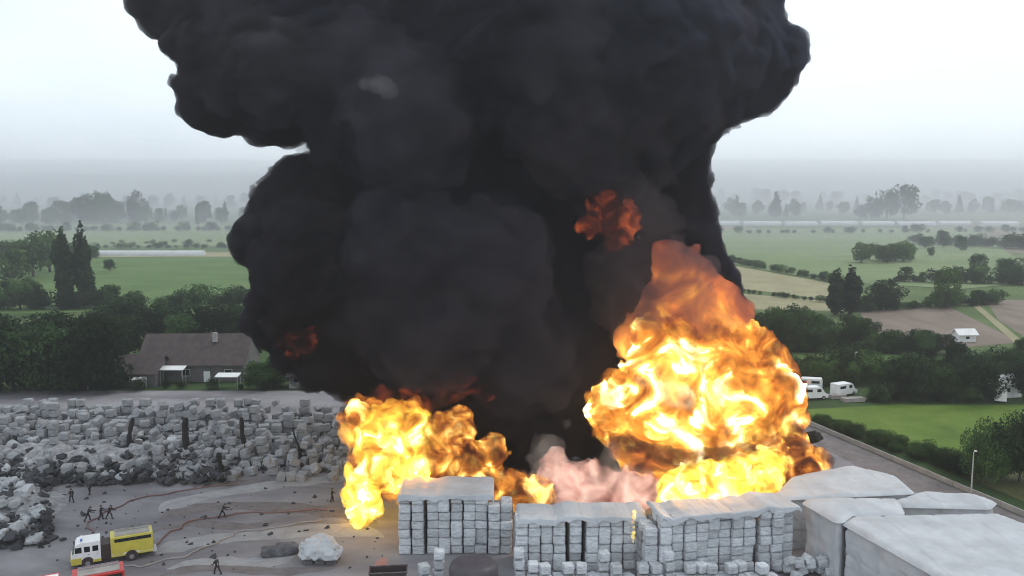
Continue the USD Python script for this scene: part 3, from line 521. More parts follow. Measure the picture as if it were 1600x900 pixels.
# odd columns and pallet-high pieces in front of the stacks
for px, py, hgt, yaw in ((686, 893, 3, .2), (664, 900, 2, .4), (812, 893, 3, .1), (832, 897, 2, 0), (942, 896, 3, .1), (1044, 895, 3, .3), (1064, 905, 1, 0), (1094, 898, 2, .5), (1112, 903, 2, .1), (1128, 899, 1, .8), (1155, 896, 2, .4), (1172, 903, 1, .2), (852, 900, 2, .3), (870, 904, 1, .1), (888, 900, 2, .2), (908, 903, 2, 0), (925, 899, 1, .6), (962, 902, 2, .2), (980, 905, 1, .5), (1004, 899, 2, .1), (1024, 903, 2, .3), (1078, 903, 2, .2), (1142, 903, 2, .1), (1190, 900, 2, .3), (1206, 904, 1, .2)):
    b = G(px, min(py, 900) + 12, 0)
    for k in range(hgt):
        put_bale(xform((b[0] + rng.normal(0, .06), b[1] + rng.normal(0, .06), (k + .5) * 1.09), yaw + rng.normal(0, .08), (.82, .9, 1)), 'pale bale in the short loose piles before the front stacks', 'bales in short piles in front')
# the low pale heap at the front right
for k in range(26):
    a = G(1222 + 88 * rng.random(), 900 + 10 * rng.random(), 0); lv = 1 if k > 15 else 0
    put_bale(xform((a[0], a[1] + (2 * rng.random() if lv == 0 else .8), .5 + .95 * lv + .5 * rng.random()), rng.random() * 3, (.75, .75, .9), (rng.normal(0, .3), rng.normal(0, .3))), 'pale bale tumbled in the low heap beside the big covered stack', 'tumbled bales in the low heap')

# covered stacks: bales under a pale dusty sheet
def covered(px, z, label, bulge=.25, sides=True, seed=0, n_strip=1):
    P = Polygon([tuple(G(*p, z)[:2]) for p in px]); t = thing('covered_stack', label, 'stack')
    P = P.buffer(-.5).buffer(.5, quad_segs=4)
    side = trimesh.creation.extrude_polygon(P.buffer(-.06), z - .3, engine='earcut')
    sv, sf = trimesh.remesh.subdivide_to_size(side.vertices, side.faces, .5)
    nz = meshkit.fbm(sv * .6 + seed * 9, 4, seed) - .5; cxy = np.array(P.centroid.coords[0]); dr = sv[:, :2] - cxy; dr /= np.linalg.norm(dr, axis=1, keepdims=True) + 1e-6
    from shapely import line_locate_point as llp, points as pts_
    sp_ = llp(P.exterior, pts_(sv[:, 0], sv[:, 1])); gr = np.maximum(.16 * np.exp(-((((sp_ + 1) % 2.6) - 1.3) / .2) ** 2), .11 * np.exp(-(((sv[:, 2] % 1.3) - .65) / .17) ** 2))
    sv[:, :2] -= dr * (np.clip(nz * .8 + .1, 0, .5) + gr)[:, None] * (sv[:, 2:] < z - .32)
    obj('side_sheet', trimesh.Trimesh(sv, sf), L['cover_side'], t, smooth=40)
    x0, y0, x1, y1 = P.bounds; h = .35
    xs, ys = np.arange(x0 - h, x1 + 2 * h, h), np.arange(y0 - h, y1 + 2 * h, h)
    from shapely import contains_xy, distance, points
    X, Y = np.meshgrid(xs, ys, indexing='ij'); ins = contains_xy(P.buffer(.12), X, Y)
    dd = distance(P.buffer(.12).exterior, points(X, Y)) * ins
    Z = z + .03 - np.clip(.55 - dd, 0, .55) ** 2 * 1.1 + bulge * 2 * (meshkit.fbm(np.stack([X * .35, Y * .35, X * 0 + seed], -1), 5, seed) - .5) * np.clip(dd / 1.2, 0, 1)
    # sagging joints between the rows of bales below
    uu = X * math.cos(.26) + Y * math.sin(.26); vv = -X * math.sin(.26) + Y * math.cos(.26)
    Z -= .10 * np.exp(-(((uu % 2.6) - 1.3) / .2) ** 2) + .07 * np.exp(-(((vv % 2.9) - 1.45) / .16) ** 2)
    from shapely import line_interpolate_point, line_locate_point, get_x, get_y
    ext = P.buffer(.12).exterior; out = ~ins & (distance(ext, points(X, Y)) < h * 1.5); q = line_interpolate_point(ext, line_locate_point(ext, points(X[out], Y[out])))
    X, Y = X.copy(), Y.copy(); X[out], Y[out] = get_x(q), get_y(q); Z[out] = z + .03 - .55 ** 2 * 1.1
    ii, jj = np.nonzero(ins[:-1, :-1] | ins[1:, :-1] | ins[1:, 1:] | ins[:-1, 1:]); ny = len(ys)
    top = np.column_stack([X.ravel(), Y.ravel(), Z.ravel()])
    f = np.column_stack([ii * ny + jj, (ii + 1) * ny + jj, (ii + 1) * ny + jj + 1, ii * ny + jj + 1])
    cells = ((top[f].mean(1)[:, 0] - x0) // max(4.5, (x1 - x0) / 6)).astype(int)
    for c_ in np.unique(cells):                      # the sheet lies in strips
        fs = f[cells == c_]; use, inv = np.unique(fs, return_inverse=True); vv_ = top[use].copy(); vv_[:, 2] += .012 * (c_ % 2)
        obj('cover_sheet', (vv_, inv.reshape(fs.shape)), L['cover'], t, smooth=True)
    ring = list(P.buffer(.13).exterior.segmentize(.8).coords); rp = np.array([(a, b, z - .33) for i, (a, b) in enumerate(ring)])
    obj('hem', tube(rp, .05, 5), L['cover_side'], t)
    return t
covered([(1318, 815), (1474, 902), (1560, 960), (1900, 905), (1596, 815), (1560, 801), (1335, 804)], 6.5, 'largest covered stack at the lower right corner with a broad pale top', .12, seed=1)
covered([(1256, 783), (1312, 815), (1330, 801), (1412, 799), (1402, 777), (1262, 777)], 6.7, 'narrow covered stack with a shaded end between the bales and the largest covered stack', seed=2)
covered([(1205, 778), (1428, 767), (1398, 741), (1330, 726), (1240, 742)], 6.0, 'pale covered stack farthest back, just right of the fireball foot', seed=3)
covered([(1396, 780), (1408, 788), (1546, 791), (1556, 782), (1520, 770), (1440, 766)], 5.6, 'low covered stack beside the road with a dark sagging front', .45, seed=4)
# charred remains under the far flames
ch = []
for k in range(60):
    a = G(1195 + 100 * rng.random(), 700 + 62 * rng.random(), 2.0); s_ = .4 + 1.1 * rng.random()
    m = bale_mesh(1.7, 1.4, 1.2, 40 + k % 7, .2); m.apply_transform(xform((a[0], a[1] + 6, a[2] * rng.random() + .4), rng.random() * 3, (s_, s_, s_), (rng.normal(0, .4), rng.normal(0, .4)))); ch.append(m)
obj('charred_heap', cat(ch), L['char'], label='charred black heap of burnt waste right of the fireball', cat='heap', kind='stuff', smooth=50)

# ------------------------------------------------------------------ the long bale wall at the back left
wall = []; y0 = 125.0
edges = [-84.0] + [D(px, 690, y0)[0] for px in (36, 110, 197, 292, 383, 455, 505, 548)]
for si in range(len(edges) - 1):
    xa, xb = edges[si] + .2, edges[si + 1] - .2; n = max(2, round((xb - xa) / 1.4)); w = (xb - xa) / n; lean = rng.normal(0, .12)
    for i in range(n):
        for j in range(11):
            rows = int(np.clip(round([.8, 1.0, 1.3, 1.6, 1.9, 2.2, 2.6, 2.9, 3.3, 3.7, 4.1][j] + rng.normal(0, .8)), 0 if j < 5 else 1, 5)); low = 0 if j < 3 else max(0, rows - 3)
            for k in range(low, rows):
                if rng.random() < (.2 if j < 6 else .08): continue
                tip = rng.random() < (.7 if j < 7 else .4) and k == rows - 1; sz = rng.uniform(.62, 1.05)
                m = bale_mesh(w * ((.7 + .35 * rng.random()) if j < 6 else (.92 + .16 * rng.random())) * (sz if tip else 1), 1.35 * (sz if tip else 1), 1.14 * (sz if tip else 1), 60 + (i * 7 + k * 3 + j + si) % 9, .16, 2)
                m.apply_transform(xform((xa + (i + .5) * w + rng.normal(0, .16), y0 - 9.0 + j * 2.25 + rng.normal(0, .2), (k + .5) * 1.15), rng.normal(0, .12) if not tip else rng.random() * 3, tilt=(rng.normal(0, .06), rng.normal(0, .06)) if not tip else (rng.normal(0, .35), rng.normal(0, .35))))
                wall.append(m)
tag(obj('bale_wall', cat([trimesh.Trimesh(m.vertices, m.faces, process=False) for m in wall]), L['bale_island'], smooth=45), 'long ragged bank of weathered grey bales along the back left of the yard', 'bale wall', kind='stuff')
for px, tilt, lab in ((197, .16, 'dark charred post leaning right against the back bale wall'), (291, -.03, 'thick upright charred post against the back bale wall'), (384, -.12, 'dark charred post leaning left against the back bale wall'), (345, -.08, 'shorter dark post standing before the heap below the wall'), (470, -.25, 'thin dark slanting post near the flame curtain')):
    far = y0 + .6 if px != 345 else y0 - 9.5; b = D(px, 690, far); hh = 6.0 if px != 345 else 4.0; r0 = .58 if px in (291,) else .42
    if px == 470: hh, r0 = 4.2, .16
    pp = np.array([(b[0] + tilt * z + .1 * math.sin(z * 1.3), far + .05 * z * (px != 345), z) for z in np.linspace(0, hh, 9)])
    obj('charred_post', tube(pp, r0 * (1 - .3 * np.linspace(0, 1, 9)) * (1 + .15 * np.sin(np.arange(9) * 2.1)), 8), L['char'], label=lab, cat='post', smooth=60)

# ------------------------------------------------------------------ loose waste before the wall
def crumple(seed, flat=.75):
    m = trimesh.creation.icosphere(2, .5); v = m.vertices.copy(); q = np.sign(v) * np.abs(v * 2) ** .55 / 2
    q *= (0.75 + .9 * meshkit.fbm(v * 3.3 + seed * 5.7, 3, seed))[:, None] - .1; q[:, 2] *= flat; m.vertices = q; return m
src = {}
def waste(kind, m, label, cat_, group, look):
    v = int(rng.integers(0, 4))
    if (kind, v) not in src:
        p = obj(kind, crumple(90 + v + (10 if kind == 'dark_scrap' else 0)), L[look], smooth=35); set_xf(p, m); tag(p, label, cat_, group); src[(kind, v)] = p; return
    copy_of(src[(kind, v)], m, label, group)
def heap_z(x, y, px): return 0
zones = [  # px range, py range, number, share of dark pieces, size, height, where
    ((-12, 345), (694, 752), 230, .17, (.7, 1.5), 2.2, 'in the ragged heap at the foot of the back bale wall', 'heap'),
    ((150, 540), (702, 728), 50, .3, (.6, 1.3), .8, 'strewn along the back wall towards the flame curtain', 'strewn'),
    ((-20, 66), (752, 856), 95, .2, (.8, 1.6), 2.0, 'in the big loose heap at the left edge of the yard', 'edge')]
for (xa, xb), (ya, yb), n, dk, (s0, s1), hmax, where, key in zones:
    for k in range(n):
        u, w = rng.random(), rng.random(); px = xa + (xb - xa) * u; py = ya + (yb - ya) * w
        if key == 'heap' and px < 110 and py > 735: py -= 25
        if key == 'edge': px *= (1 - .25 * abs(w - .4))
        p = G(px, py, 0); s_ = s0 + (s1 - s0) * rng.random() ** 1.6
        lift = hmax * rng.random() ** 1.7 * (np.clip(1 - w, .15, 1) if key != 'edge' else .8)
        dark = rng.random() < dk
        m = xform((p[0], p[1], lift + .25 * s_), rng.random() * 6.3, (s_ * (.7 + .6 * rng.random()), s_ * (.7 + .6 * rng.random()), s_ * (.6 + .5 * rng.random())), (rng.normal(0, .35), rng.normal(0, .35)))
        if dark: waste('dark_scrap', m, 'dark lump of scrap ' + where, 'scrap', 'dark scrap ' + where, 'dark_scrap')
        else: waste('waste_bundle', m, 'pale waste bundle ' + where, 'waste', 'pale waste ' + where, 'pale')
lit = []
for k in range(2600):
    t = rng.random()
    if t < .62: p = G(-15 + 370 * rng.random(), 692 + 68 * rng.random() ** 1.2); lift = 1.9 * rng.random() ** 2
    elif t < .8: p = G(-15 + 95 * rng.random(), 745 + 115 * rng.random()); lift = 1.6 * rng.random() ** 2
    elif t < .94: p = G(150 + 390 * rng.random(), 700 + 40 * rng.random()); lift = .2 * rng.random()
    else: p = G(60 + 540 * rng.random(), 740 + 150 * rng.random()); lift = 0
    s_ = .2 + .75 * rng.random() ** 2
    if t >= .94: s_ *= .5
    m = trimesh.creation.box([s_ * (.6 + rng.random()), s_ * (.6 + rng.random()), s_ * (.3 + .6 * rng.random())]); m.vertices += rng.normal(0, .1 * s_, m.vertices.shape)
    m.apply_transform(xform((p[0], p[1], lift + .12 * s_), rng.random() * 6, tilt=(rng.normal(0, .4), rng.normal(0, .4)))); lit.append(m)
obj('litter', cat(lit), L['litter'], label='small mixed scraps of litter spread over the left of the yard', cat='litter', kind='stuff')
heapb = []
for (cx, cy, rx, ry, hz, sd) in ((175, 722, 20, 5.5, 2.1, 1), (60, 720, 15, 6, 2.3, 2), (310, 722, 6, 4, 1.2, 3), (22, 800, 5.5, 7.5, 2.0, 4)):
    c_ = G(cx, cy); a, b = np.meshgrid(np.linspace(-1, 1, 50), np.linspace(-1, 1, 34), indexing='ij'); rr = np.sqrt(a * a + b * b)
    X, Y = c_[0] + a * rx, c_[1] + b * ry; Z = hz * np.clip(1 - rr ** 1.6, 0, 1) * (.5 + 1.0 * meshkit.fbm(np.stack([X * .5, Y * .5, X * 0], -1), 4, sd)) - .05
    i, j = np.meshgrid(np.arange(49), np.arange(33), indexing='ij'); q = (i * 34 + j).ravel()
    heapb.append(trimesh.Trimesh(np.column_stack([X.ravel(), Y.ravel(), Z.ravel()]), np.vstack([np.column_stack([q, q + 34, q + 35]), np.column_stack([q, q + 35, q + 1])]), process=False))
obj('rubble', cat(heapb), plain('grey_rubble', (.27, .265, .275), .9, .5, 1.1, bump=.3, coord='world', detail=8.0), label='grey broken rubble under the loose waste at the left', cat='rubble', kind='stuff', smooth=True)

# a pale sheet over a pile, dark scrap and dark containers near the front
t = thing('sheeted_pile', 'rounded pile under a pale sheet on the yard left of the front stacks', 'pile')
c_ = G(497, 884); cr = gas([(c_[0] - .9, c_[1] + 1, 1.0, 1.15), (c_[0] + .5, c_[1] + 1.2, 1.2, 1.2), (c_[0] + 1.5, c_[1] + .6, .7, .8), (c_[0] - .2, c_[1] + 2.6, .9, 1.3)], .14, puffs=((.6, .22),), rough=.6, rs=1.5, seed=51, k=.25, warp=.4, floor=.62)
obj('sheet', cr, L['cover_side'], t, smooth=True)
for dx in (-1.2, .1, 1.3): obj('support', rbox(1.15, 1.6, .7, (c_[0] + dx, c_[1] + 1.1, .35), .08), L['dark_scrap'], t)
c_ = G(432, 868)
for dx, dy, s_, lab in ((-.4, 0, 1.3, 'low dark lump of scrap beside the sheeted pile'), (.9, .4, 1.5, 'tall dark lump of scrap touching the sheeted pile')):
    p = obj('dark_scrap', crumple(120 + int(s_ * 10)), L['dark_scrap'], smooth=35); set_xf(p, xform((c_[0] + dx, c_[1] + dy, .5 * s_ * .7), .3, (s_ * 1.6, s_, s_))); tag(p, lab, 'scrap')
t = thing('tank', 'dark grey round shouldered tank at the bottom edge before the left stack', 'tank', xform(tuple(G(740, 918)), 0))
prof = np.array([(0, 0), (2.35, 0), (2.45, .1), (2.45, 2.0), (2.3, 2.45), (1.9, 2.72), (1.1, 2.85), (0, 2.9)])
obj('shell', trimesh.creation.revolve(prof, sections=36), L['dark_tarp'], t, smooth=40)
obj('lid', trimesh.creation.revolve(np.array([(0, 2.93), (.42, 2.93), (.45, 2.86), (.45, 2.80)]), sections=20), L['dark_tarp'], t, smooth=40)
t = thing('skip', 'dark open skip with an ember glow at the bottom edge left of the stacks', 'skip', xform(tuple(G(607, 912)), .1))
obj('body', cat([extr([(-1.5, .15), (1.5, .15), (1.9, 1.5), (-1.9, 1.5)], -.85, -.78), extr([(-1.5, .15), (1.5, .15), (1.9, 1.5), (-1.9, 1.5)], .78, .85), box(3.0, 1.56, .08, (0, 0, .19)), extr([(1.43, .15), (1.5, .15), (1.9, 1.5), (1.83, 1.5)], -.78, .78), extr([(-1.5, .15), (-1.43, .15), (-1.83, 1.5), (-1.9, 1.5)], -.78, .78)]), L['dark'], t)
obj('rim', cat([box(3.9, .1, .1, (0, .86, 1.52)), box(3.9, .1, .1, (0, -.86, 1.52))]), L['dark_scrap'], t)

# ------------------------------------------------------------------ vehicles
def engine(label, m, cab, low, body, roofpatch=None):
    """Fire engine, nose along +x, 8.6 m long."""
    t = thing('fire_engine', label, 'fire engine', m)
    obj('chassis', cat([box(8.0, 2.0, .3, (0, 0, .68)), box(.5, 2.3, .25, (4.25, 0, .6))]), L['dark'], t)
    sidep = [(1.35, .72), (4.32, .72), (4.4, 1.25), (4.28, 1.62), (3.95, 2.55), (3.75, 2.82), (3.4, 2.92), (1.35, 2.92)]
    c = trimesh.creation.extrude_polygon(Polygon(sidep).buffer(-.06).buffer(.06), 2.4, engine='earcut'); c.apply_transform(np.array([[1, 0, 0, 0], [0, 0, -1, 1.2], [0, 1, 0, 0], [0, 0, 0, 1.0]]))
    obj('cab', c, L[cab], t, smooth=35)
    obj('lower_band', cat([extr([(3.35, .55), (4.46, .55), (4.46, 1.28), (3.35, 1.28)], -1.225, 1.225), extr([(1.33, .60), (2.2, .60), (2.2, .9), (1.33, .9)], -1.225, 1.225)]), L[low], t)
    ws = obj('windscreen', np_quad([(4.27, -1.08, 1.7), (4.27, 1.08, 1.7), (3.99, 1.02, 2.5), (3.99, -1.02, 2.5)], .03), L['glass'], t)
    for s in (-1, 1):
        for (a, b) in ((3.3, 3.98), (2.45, 3.05), (1.6, 2.2)):
            obj('window', box(b - a, .02, .62, ((a + b) / 2, s * 1.205, 2.15)), L['glass'], t)
        for (a, b) in ((2.4, 3.2), (1.5, 2.25)):
            d = obj('door', box(b - a, .015, 1.75, ((a + b) / 2, s * 1.199, 1.72)), L[cab], t)
            obj('handle', box(.2, .03, .05, (a + .18, s * 1.222, 1.55)), L['steel'], d)
        obj('mirror', cat([box(.08, .22, .42, (4.15, s * 1.42, 2.15)), box(.04, .24, .04, (4.15, s * 1.28, 2.35))]), L['dark'], t)
        obj('headlight', cyl(.13, .05, (4.48, s * .85, 1.0), 'x'), L['lamp'], t)
        obj('tail_light', box(.04, .14, .3, (-4.235, s * 1.0, 1.2)), L['red'], t)
        for x0 in (-1.9,):
            for k, (a, b) in enumerate(((-4.05, -2.75), (-1.0, .1))):
                obj('locker_shutter', box(b - a, .02, 1.2, ((a + b) / 2, s * 1.215, 1.6)), L[body], t)
            obj('upper_locker', box(3.9, .03, .36, (-2.05, s * 1.21, 2.58)), L['glass'], t)
        for wx in (2.75, -1.85):
            w = obj('wheel', cyl(.52, .36, (wx, s * 1.02, .52), 'y', 22), L['rubber'], t, smooth=40)
            obj('rim', cyl(.27, .05, (wx, s * 1.2, .52), 'y', 16), L['steel'], w, smooth=40)
            obj('wheel_arch', cyl(.68, .03, (wx, s * 1.206, .60), 'y', 22), L['dark'], t)
    obj('pump_panel', box(1.0, 2.2, 1.6, (.82, 0, 1.55)), L['dark'], t)
    pv = [(-4.2, .75), (.3, .75), (.3, 2.95), (-4.2, 2.95)]
    b = trimesh.creation.extrude_polygon(Polygon(pv).buffer(-.05).buffer(.05), 2.4, engine='earcut'); b.apply_transform(np.array([[1, 0, 0, 0], [0, 0, -1, 1.2], [0, 1, 0, 0], [0, 0, 0, 1.0]]))
    obj('rear_body', b, L[body], t, smooth=35)
    obj('stripe', box(4.3, 2.43, .13, (-1.95, 0, 1.02)), L['lamp'], t)
    obj('hose_bed', box(3.7, 1.7, .05, (-2.0, 0, 2.985)), L['hose_pale'], t)
    obj('ladder', cat([box(3.6, .06, .1, (-2.0, -.95, 3.1)), box(3.6, .06, .1, (-2.0, -.55, 3.1))] + [box(.05, .36, .05, (-3.6 + .4 * k, -.75, 3.1)) for k in range(9)]), L['steel'], t)
    lb = obj('light_bar', rbox(.3, 1.7, .16, (3.3, 0, 3.03), .05), L['lamp'], t)
    obj('lens', box(.22, .5, .12, (3.3, .62, 3.06 + .05)), L['blue'], lb)
    obj('rear_step', box(.4, 2.2, .08, (-4.4, 0, .6)), L['steel'], t)
    if roofpatch: obj('roof_hatch', rbox(1.5, 1.5, .12, (2.2, 0, 2.97), .05), L[roofpatch], t)
    return t
def np_quad(p, th):
    p = np.array(p, float); n = np.cross(p[1] - p[0], p[2] - p[0]); n /= np.linalg.norm(n)
    v = np.vstack([p + n * th, p - n * .01]); return (v, np.array([[0, 1, 2, 3], [7, 6, 5, 4], [0, 4, 5, 1], [1, 5, 6, 2], [2, 6, 7, 3], [3, 7, 4, 0]]))
fa, ra = G(138, 887), G(204, 876); hd = math.atan2(fa[1] - ra[1], fa[0] - ra[0]); mid = (fa + ra) / 2
cx = mid - np.array([math.cos(hd), math.sin(hd), 0]) * .45 + np.array([0, 1.1, 0])
engine('yellow fire engine with a white cab standing side on at the lower left', xform((cx[0] - .4, cx[1] - .2, 0), hd, (.92, .92, .95)), 'white', 'yellow', 'yellow')
rc = G(118, 897, 2.95); engine('red fire engine of which only the roof shows at the bottom edge', xform((rc[0], rc[1], 0), hd + .03), 'red', 'red', 'red', 'white')
def van(label, m):
    t = thing('van', label, 'van', m)
    pr = [(-2.6, .35), (2.5, .35), (2.6, .95), (1.95, 1.25), (1.3, 2.2), (1.0, 2.35), (-2.55, 2.4)]
    b = trimesh.creation.extrude_polygon(Polygon(pr).buffer(-.06).buffer(.06), 1.95, engine='earcut'); b.apply_transform(np.array([[1, 0, 0, 0], [0, 0, -1, .975], [0, 1, 0, 0], [0, 0, 0, 1.0]]))
    obj('body', b, L['white'], t, smooth=35); obj('windscreen', np_quad([(1.97, -.85, 1.3), (1.97, .85, 1.3), (1.36, .8, 2.15), (1.36, -.8, 2.15)], .03), L['glass'], t)
    for s in (-1, 1):
        obj('window', box(.8, .02, .55, (.75, s * .98, 1.75)), L['glass'], t); obj('window', box(1.5, .02, .5, (-1.3, s * .98, 1.75)), L['glass'], t)
        for wx in (1.65, -1.6):
            w = obj('wheel', cyl(.36, .24, (wx, s * .87, .36), 'y', 18), L['rubber'], t, smooth=40); obj('rim', cyl(.2, .04, (wx, s * .99, .36), 'y', 14), L['steel'], w)
        obj('headlight', box(.05, .3, .18, (2.56, s * .7, .85)), L['lamp'], t)
    return t
van('white van beyond the meadow just right of the fireball', xform(tuple(G(1270, 623)), .12))
van('white van parked nose away behind the first white van', xform(tuple(G(1262, 609)), 2.9))
van('white van standing between the two timber piles', xform(tuple(G(1318, 617)), .5))
van('white van parked beside the white cabin at the right edge', xform(tuple(G(1560, 625)), 1.2))

# ------------------------------------------------------------------ people
def limbs(chains, seg=10):
    parts = []
    for ch_ in chains:
        S = [Manifold.sphere(r, seg).translate(tuple(map(float, p))) for p, r in ch_]
        parts += [Manifold.batch_hull([a, b]) for a, b in zip(S[:-1], S[1:])] if len(S) > 1 else S
    return Manifold.batch_boolean(parts, OpType.Add)
def person(label, m, helmet='helmet_dark', stride=.12, arm=(.25, -.1), bend=0.0, hold=False):
    t = thing('person', label, 'person', m); V = lambda *a: np.array(a, float)
    lean = V(bend, 0, -.12 * abs(bend)); hips = V(0, 0, .93); chest = V(.02, 0, 1.3) + lean * .6; neck = V(.02, 0, 1.49) + lean; head = V(.05, 0, 1.64) + lean * 1.15
    leg, armc, hand = [], [], []
    for s, st, ar in ((1, stride, arm[0]), (-1, -stride, arm[1])):
        hip = hips + V(0, .1 * s, -.02); knee = V(st * .9 + .05, .11 * s, .49); ank = V(st * 1.3 - (.1 if st < 0 else 0), .11 * s, .09); leg.append((hip, knee, ank))
        sh = chest + V(0, .2 * s, .13); el = sh + V(ar * .5, .07 * s, -.28); wr = el + V(.12 + ar * .6, -.02 * s, -.2 + .25 * max(ar, 0)); armc.append((sh, el, wr))
        u = (wr - el) / np.linalg.norm(wr - el); pr_ = np.cross(u, [0, s, 0]); palm = wr + u * .07; hand.append([(wr, .03), (palm, .036)])
        side = np.cross(u, [0, 1, 0]) if abs(u[1]) < .9 else V(1, 0, 0); side /= np.linalg.norm(side)
        for q, (o_, ln) in enumerate(((-.03, .062), (-.01, .074), (.01, .07), (.03, .055))):
            k0 = palm + side * o_ + u * .025; k1 = k0 + u * ln * .5 + V(0, -.012 * s, 0); hand.append([(k0, .0095), (k1, .0088), (k1 + u * ln * .4 + V(0, -.03 * s, 0), .008)])
        hand.append([(wr + u * .03 + side * -.025, .012), (palm + side * -.06 + V(.01, 0, 0), .0095), (palm + side * -.062 + u * .04, .0085)])
    body = [[(hips, .12), (chest, .13)], [(chest + V(0, 0, .1), .08), (neck, .055), (head - V(0, 0, .05), .06)], [(head - V(.01, 0, -.02), .098), (head + V(.03, 0, -.07), .062)],
            [(head + V(.098, 0, 0), .014), (head + V(.118, 0, -.028), .017)], [(head + V(.085, 0, -.065), .018), (head + V(.083, .02, -.064), .012)], [(head + V(.083, -.02, -.064), .012), (head + V(.083, .02, -.064), .012)]]
    body += [[(head + V(0, .098 * s, -.03), .014), (head + V(0, .102 * s, .015), .019)] for s in (1, -1)]
    body += [[(a, .06), (b, .045), (c, .032)] for a, b, c in armc] + [[(a, .08), (b, .058), (c, .045)] for a, b, c in leg] + hand
    b = obj('body', tm(limbs(body, 8)), L['skin'], t, smooth=60)
    for s in (1, -1): obj('eye', trimesh.Trimesh(*(lambda q: (q.vertices + head + V(.088, .034 * s, .012), q.faces))(trimesh.creation.icosphere(1, .012))), L['hair'], b)
    obj('hair', tm(limbs([[(head + V(-.03, 0, .03), .096), (head + V(.01, 0, .045), .09)]], 10)), L['hair'], b, smooth=60)
    obj('coat', tm(limbs([[(hips - V(0, .06, .08), .12), (chest - V(0, .06, 0), .14), (chest + V(0, -.1, .12), .085)], [(hips - V(0, -.06, .08), .12), (chest - V(0, -.06, 0), .14), (chest + V(0, .1, .12), .085)], [(chest + V(0, -.12, .12), .08), (chest + V(0, .12, .12), .08)]]
        + [[(a, .085), (b_, .065), (c - (c - b_) * .12, .05)] for a, b_, c in armc])), L['coat'], t, smooth=60)
    obj('trousers', tm(limbs([[(a + V(0, 0, .02), .115), (b_, .082), (c + V(0, 0, .06), .068)] for a, b_, c in leg])), L['trousers'], t, smooth=60)
    for a, b_, c in leg: obj('boot', tm(limbs([[(c + V(0, 0, .1), .066), (c + V(0, 0, -.02), .07)], [(c + V(-.02, 0, -.03), .06), (c + V(.15, 0, -.04), .05)]])), L['rubber'], t, smooth=60)
    h_ = Manifold.batch_hull([Manifold.sphere(.135, 14).translate(tuple(head + V(0, 0, .05)))]).trim_by_plane((0, 0, 1), float(head[2] + .045)); br = Manifold.cylinder(.025, .19, .17, 18).translate(tuple(head + V(-.02, 0, .035)))
    obj('helmet', tm(h_ + br), L[helmet], t, smooth=50)
    return t
def at(px, py): return tuple(G(px, py))
person('person in dark clothes standing closest to the yellow flame curtain', xform(at(519, 784), .2), stride=.08)
person('person in dark clothes walking on the open yard, left of the flame curtain by far', xform(at(112, 785), 2.4), stride=.2)
person('person standing upright just below the dark gap of the scrap heap', xform(at(140, 773), 1.2), stride=.05)
person('person bending over a hose above the fire engine cab', xform(at(137, 814), .4), stride=.2, bend=.28, arm=(.6, .5))
person('person with arms raised forward above the fire engine body', xform(at(158, 812), .3), stride=.14, arm=(.8, .7))
person('person leaning forward right of the pair above the fire engine', xform(at(171, 811), -.2), stride=.22, bend=.2, arm=(.5, .1))
person('person beside the big loose heap at the left edge', xform(at(69, 820), .9), stride=.1)
person('person at the far lower left walking before the left edge heap', xform(at(14, 849), 2.0), stride=.2)
person('person in a white helmet right behind the fire engine cab', xform(at(150, 862), -1.2), 'helmet', stride=.06)
person('person in a dark helmet behind the pump of the yellow fire engine', xform(at(162, 862), -1.9), stride=.06)
person('person crouching forward on the pale dust streak in mid yard', xform(at(347, 809), .3), stride=.25, bend=.3, arm=(.6, .4))
person('person at the bottom edge of the yard right of the fire engine', xform(at(340, 897), 2.7), stride=.22, bend=.2)
# hoses
def hose(px, r, look, label):
    c = curve([G(*p) for p in px], 70); k = np.arange(70); c[:, :2] += (np.stack([meshkit.noise(np.column_stack([k * .25, k * 0 + 5, k * 0])), meshkit.noise(np.column_stack([k * .25, k * 0 + 9, k * 0]))], 1) - .5) * .9; c[:, 2] = r + .022
    obj('fire_hose', tube(c, r, 6), L[look], label=label, cat='hose', smooth=60)
hose([(212, 866), (262, 838), (300, 816), (360, 806), (440, 800), (510, 796)], .09, 'hose', 'red brown fire hose running from the yellow fire engine towards the flame curtain')
hose([(190, 884), (250, 880), (320, 858), (360, 838), (420, 826), (500, 812)], .08, 'hose_pale', 'pale canvas fire hose snaking across the yard below the red brown one')
hose([(165, 862), (150, 840), (142, 818), (190, 790), (280, 768), (370, 756)], .08, 'hose', 'red brown fire hose led round behind the fire engine cab')

